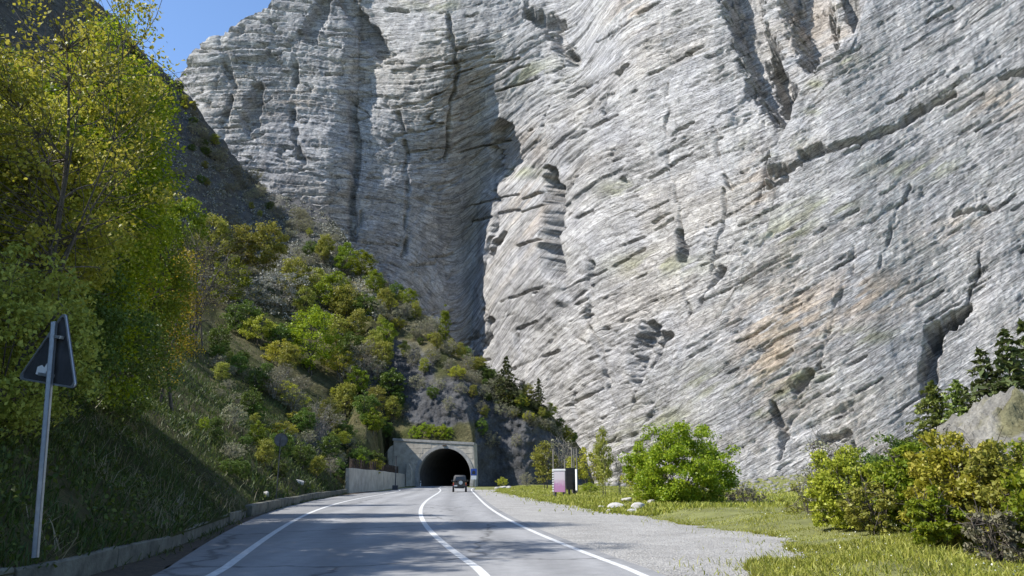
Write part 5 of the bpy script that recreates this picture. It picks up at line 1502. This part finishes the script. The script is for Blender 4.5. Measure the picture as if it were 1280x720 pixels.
# ------------------------------------------------------------------ right-hand side vegetation
def on_verge(u_, v_, dz=0.0):
    x_, y_ = gnd(u_, v_, .2); return Vector((x_, y_, float(verge_z(np.array(x_), np.array(y_))) + dz))
p = on_verge(852, 631); k = p.y / F
w_, c_ = broadleaf(301, 88 * k, 70 * k, -.25, 400, 42000, .12, stems=6, mains=18, clump=.1, top=.3)
plant('round_bush', (w_, c_), ('bark', 'leaf_bright'), p, 0, 1, 'big round bright green bush at the edge of the gravel', 'bush')
p = on_verge(808, 628); k = p.y / F
plant('small_bush', K['yellow'][0], K['yellow'][1], p, 1, 48 * k / 4, 'yellow-green bush at the left foot of the big round bush', 'bush')
for (u_, v_, h_, kd, lb) in ((700, 612, 66, 'bare', 'tall twiggy bush directly behind the notice boards'), (683, 612, 58, 'olive_b', 'olive-green bush to the left behind the pink notice board'), (735, 614, 52, 'yellow', 'yellow-green bush to the right behind the bare poles'),
                             (756, 622, 84, 'olive_b', 'slim sparse sapling between the boards and the round bush'), (775, 622, 52, 'bare', 'thin bare bush beside the slim sapling'), (628, 608.5, 14, 'yellow', 'tiny yellow bush near the pale rocks by the tunnel'), (658, 610, 18, 'grey', 'small dry grey bush on the verge near the dark rock face'), (738, 618.5, 14, 'bright', 'low green mound of leaves at the foot of the bare poles')):
    p = on_verge(u_, v_); k = p.y / F; H0 = {'olive_b': 6, 'bare': 4, 'yellow': 4, 'grey': 4, 'bright': 6}[kd]
    e = plant('verge_bush', K[kd][0], K[kd][1], p, rnd.uniform(0, 6), h_ * k / H0, lb, 'bush')
    if 'sapling' in lb: e.scale = (e.scale[0] * .45, e.scale[1] * .45, e.scale[2]); e.name = 'sapling'
    if 'mound' in lb: e.scale = (e.scale[0] * 2.2, e.scale[1] * 2.2, e.scale[2])
# bushes along the right
def rbush(seed, u_, v_, hpx, wpx, mat, lb, nleaf=14000, leaf=.085, sparse=0, tw=0, ncl=170, clump=.085):
    p = on_verge(u_, v_); k = p.y / F
    w_, c_ = broadleaf(seed, hpx * k, wpx * k / 2, -.15, ncl, nleaf, leaf, stems=6, mains=18, clump=clump * 1.15, top=.4, sparse=sparse, extra_twigs=tw)
    plant('verge_bush', (w_, c_), ('bark', mat), p, 0, 1, lb, 'bush')
rbush(311, 1068, 660, 92, 100, 'leaf_yellow', 'yellow-leaved bush at the left end of the thicket by the gravel', 14000, .09, tw=60)
rbush(312, 1150, 668, 112, 90, 'leaf_fresh', 'fresh green bush in the middle of the thicket by the gravel', 19000, .09, tw=80)
rbush(313, 1215, 686, 128, 130, 'leaf_yellow', 'broad golden-leaved bush in the thicket by the gravel', 26000, .09, tw=120)
rbush(314, 1285, 694, 125, 110, 'leaf_olive', 'dull olive bush at the right end of the thicket by the gravel', 16000, .09, tw=120)
rbush(315, 1040, 650, 100, 80, 'leaf_grey', 'pale twiggy bush rising behind the yellow-leaved bush', 1200, .08, tw=260, ncl=110)
rbush(316, 1125, 655, 100, 120, 'leaf_green', 'dark green bush low behind the fresh green bush', 10000, .09)
rbush(321, 1103, 668, 62, 80, 'leaf_olive', 'loose dull green bush between the yellow-leaved and fresh green bushes', 5000, .085, tw=160, ncl=90)
rbush(322, 1178, 692, 70, 70, 'leaf_fresh', 'low fresh green bush in front of the golden-leaved bush', 7000, .08, tw=80, ncl=90)
rbush(323, 1250, 704, 60, 80, 'leaf_grey', 'low dry twiggy bush in front of the dull olive bush', 1800, .07, tw=240, ncl=80)
rbush(324, 1010, 645, 40, 60, 'leaf_olive', 'small thin bush left of the pale twiggy bush', 1600, .08, tw=120, ncl=60)
rbush(317, 935, 634, 22, 60, 'leaf_grey', 'low brown brambles at the right foot of the round bush', 1500, .1, tw=120, ncl=60)
rbush(318, 1345, 708, 150, 130, 'leaf_fresh', 'leafy bush just past the dull olive bush at the thicket end', 9000, .09, tw=80)
for (u_, v_, h_, d_, kd, lb) in ((1175, 560, 82, 62, 'fir', 'slim light green fir in front of the rock crevice'), (1205, 552, 76, 60, 'fir', 'light green fir next to the slim fir below the cliff'), (1240, 520, 80, 58, 'pine', 'dark conifer on the rocky knoll next to the light green firs'), (1270, 520, 105, 56, 'pine', 'tall dark conifer on top of the rocky knoll'), (1305, 520, 112, 58, 'pine', 'dark conifer past the tall one on the rocky knoll'),
                                 (1150, 575, 40, 60, 'green', 'dark green shrub below the light green firs')):
    x_, y_, z_ = at_y(u_, v_, d_)
    kz = knoll_z(x_, y_); z_ = max(min(z_, 30), -1) if kz < -1.1 else kz
    H0 = {'fir': 8, 'pine': 8, 'green': 5}[kd]
    hh = CAMZ + ab(u_, v_ - h_)[1] * d_ - z_
    plant('conifer' if kd != 'green' else 'shrub', K[kd][0], K[kd][1], (x_, y_, z_), rnd.uniform(0, 6), hh / H0, lb, 'tree' if kd != 'green' else 'shrub').scale = (hh / H0 * 1.25, hh / H0 * 1.25, hh / H0)

# ------------------------------------------------------------------ grasses (uncountable)
def blades(name, base, h, mat, seed, width=.012, lean=.5, tri=True):
    rs = np.random.RandomState(seed); n_ = len(base)
    h = h * rs.uniform(.45, 1.25, (n_, 1))
    an = rs.uniform(0, 2 * math.pi, n_); side = np.stack([np.cos(an), np.sin(an), an * 0], 1)
    d = rs.normal(size=(n_, 3)) * lean; d[:, 2] = 1; d /= np.linalg.norm(d, axis=1, keepdims=True)
    w = width * rs.uniform(.6, 1.4, (n_, 1))
    droop = rs.normal(size=(n_, 3)) * .25 * h; droop[:, 2] = -np.abs(droop[:, 2])
    p0 = base - side * w; p1 = base + side * w; m_ = base + d * h * .6; p2 = m_ + side * w * .7; p3 = m_ - side * w * .7; p4 = base + d * h + droop
    V_ = np.stack([p0, p1, p2, p3, p4], 1).reshape(-1, 3); i = np.arange(n_)[:, None] * 5
    me = raw_mesh(name, V_, np.concatenate([i, i + 1, i + 2, i + 3], 1), np.concatenate([i + 3, i + 2, i + 4], 1))
    o = put(name, me, M[mat]); o['kind'] = 'stuff'; return o

def hill_samples(n_, rmin, rmax, seed, tlo=-60, thi=-8, dens=None):
    rs = np.random.RandomState(seed); out = []
    th = R(tlo) + (R(thi) - R(tlo)) * rs.uniform(size=n_ * 3); c = np.clip(np.searchsorted(TH, th), 0, len(TH) - 1)
    rr = rmin * (rmax / rmin) ** rs.uniform(size=n_ * 3)
    ok = rr > r0[c] + .05
    th = th[ok]; rr = rr[ok]; c = c[ok]
    out = np.empty((len(th), 3))
    f = (rr - r0[c]) / (r1[c] - r0[c]); kk = np.clip(f, 0, 1) ** (1 / 1.45) * (nt_ - 1); k0 = np.clip(kk.astype(int), 0, nt_ - 2); fr = kk - k0
    z = Zr[k0, c] * (1 - fr) + Zr[k0 + 1, c] * fr
    out = np.stack([rr * np.sin(th), rr * np.cos(th), z - .02], 1)
    m_ = fbm(out[:, 0] / 1.1, out[:, 1] / 1.1, seed + 50, 3)
    keep = rs.uniform(size=len(out)) < (m_ * 1.7 - .25 if dens is None else dens(out, m_))
    return out[keep][:n_]
S1 = hill_samples(46000, 8, 45, 21)
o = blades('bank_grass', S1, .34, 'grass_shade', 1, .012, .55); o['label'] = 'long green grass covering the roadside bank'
S2 = hill_samples(11000, 40, 120, 22, -32, -7)
S2 = np.concatenate([S2, hill_samples(17000, 60, 190, 26, -32, -8)])
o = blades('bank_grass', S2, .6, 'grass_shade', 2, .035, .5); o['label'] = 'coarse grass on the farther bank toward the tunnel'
S3 = hill_samples(15000, 9, 60, 23, -60, -12, lambda p_, m_: np.clip((m_ - .52) * 5, 0, 1))
o = blades('dry_grass', S3, .62, 'straw', 3, .009, .7); o['label'] = 'dry straw-coloured grass tufts on the roadside bank'
# leafy weeds on the bank
S4 = hill_samples(22000, 8, 70, 24, -58, -8, lambda p_, m_: np.clip((m_ - .45) * 4, 0, 1))
rs = np.random.RandomState(8); S4 = S4 + rs.uniform(0, 1, (len(S4), 3)) * np.array([.1, .1, .4])
o = put('bank_weeds', leaf_mesh('bank_weeds', S4, .09, rs), M['leaf_green']); o['kind'] = 'stuff'; o['label'] = 'low broad-leaved weeds on the roadside bank'
# verge grass on the right
rs = np.random.RandomState(31); n_ = 170000
yy = 9.5 * (115 / 9.5) ** rs.uniform(size=n_); xx = gr(yy) - .1 - np.where(rs.uniform(size=n_) < .1, rs.exponential(.5, n_), 0) + rs.exponential(1.0, n_) * (2 + yy * .22) * np.where(rs.uniform(size=n_) < .12, 0, 1)
m_ = fbm(xx / .9, yy / .9, 44, 3); ok = (xx < yy * 1.0 + 2) & (xx > ra(yy)) & (rs.uniform(size=n_) < m_ * 1.6 - .15)
B_ = np.stack([xx, yy, verge_z(xx, yy) - .01], 1)[ok]
near_ = B_[:, 1] < 32
hs_ = .06 + .16 * sst(fbm(B_[:, 0] * .5, B_[:, 1] * .5, 48, 3), .35, .7)[:, None]
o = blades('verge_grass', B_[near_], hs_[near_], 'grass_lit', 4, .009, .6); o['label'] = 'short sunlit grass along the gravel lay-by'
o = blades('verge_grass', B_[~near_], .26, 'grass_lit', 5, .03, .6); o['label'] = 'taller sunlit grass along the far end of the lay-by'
# daisies
sel = B_[near_]; sel = sel[rs.uniform(size=len(sel)) < .012] + np.array([0, 0, .1])
o = put('daisies', leaf_mesh('daisies', sel, .026, rs, aspect=1.0), M['white_petal']); o['kind'] = 'stuff'; o['label'] = 'tiny white flowers dotted through the verge grass'
# loose gravel
n_ = 9000; yy = 10 * (60 / 10) ** rs.uniform(size=n_); t_ = rs.beta(1.2, 1.0, n_); xx = ra(yy) + .05 + (gr(yy) - ra(yy)) * t_
ic = np.array([[1, 0, -.3], [-.6, .8, -.3], [-.6, -.8, -.3], [.1, .1, .7]])
an = rs.uniform(0, 6.28, n_); sz = rs.uniform(.006, .022, n_)
V_ = np.empty((n_, 4, 3)); ca_, sa_ = np.cos(an), np.sin(an)
for j in range(4):
    V_[:, j, 0] = xx + sz * (ic[j, 0] * ca_ - ic[j, 1] * sa_); V_[:, j, 1] = yy + sz * (ic[j, 0] * sa_ + ic[j, 1] * ca_); V_[:, j, 2] = .004 + sz * (ic[j, 2] + .3)
i = np.arange(n_)[:, None] * 4
F3 = np.concatenate([np.concatenate([i + a, i + b, i + c], 1) for a, b, c in ((0, 1, 3), (1, 2, 3), (2, 0, 3))])
o = put('gravel', raw_mesh('gravel', V_.reshape(-1, 3), None, F3), M['pebble']); o['kind'] = 'stuff'; o['label'] = 'loose gravel stones on the lay-by'

# grass hanging over and growing at the foot of the low wall
rs = np.random.RandomState(77); n_ = 5200
seq = np.array(near + kb[1:]); L_ = np.concatenate([[0], np.cumsum(np.hypot(*np.diff(seq, axis=0).T))])
t_ = L_[-1] * rs.uniform(.08, 1, n_); wx = np.interp(t_, L_, seq[:, 0]); wy = np.interp(t_, L_, seq[:, 1])
m_ = fbm(wx * 1.3, wy * 1.3, 12, 3); ok = rs.uniform(size=n_) < np.clip(m_ * 2.6 - .8, 0, 1)
top_ = rs.uniform(size=n_) < .62
wx = np.where(top_, wx - rs.uniform(.02, .5, n_), wx + rs.exponential(.1, n_) + .02); wz = np.where(top_, .27, -.01)
o = blades('wall_grass', np.stack([wx, wy, wz], 1)[ok], .26, 'grass_shade', 78, .011, 1.0); o['label'] = 'ragged grass hanging over the low roadside wall'

# scree at the foot of the cliff (uncountable)
rs = np.random.RandomState(91); n_ = 1500
yy = rs.uniform(60, 128, n_); xx = gr(yy) + rs.uniform(14, 58, n_); sz = .10 + rs.exponential(.14, n_); sz = np.minimum(sz, .8)
bm = bmesh.new(); bmesh.ops.create_icosphere(bm, subdivisions=1, radius=1); cb = np.array([v.co[:] for v in bm.verts]); cf = np.array([[v.index for v in f.verts] for f in bm.faces]); bm.free()
V_ = cb[None] * rs.uniform(.55, 1.15, (n_, len(cb), 1)) * sz[:, None, None] * np.array([1, 1, .7]) + np.stack([xx, yy, verge_z(xx, yy)], 1)[:, None]
o = put('scree', raw_mesh('scree', V_.reshape(-1, 3), None, (cf[None] + (np.arange(n_) * len(cb))[:, None, None]).reshape(-1, 3)), M['rubble']); o['kind'] = 'stuff'; o['label'] = 'broken pale stones scattered below the cliff'
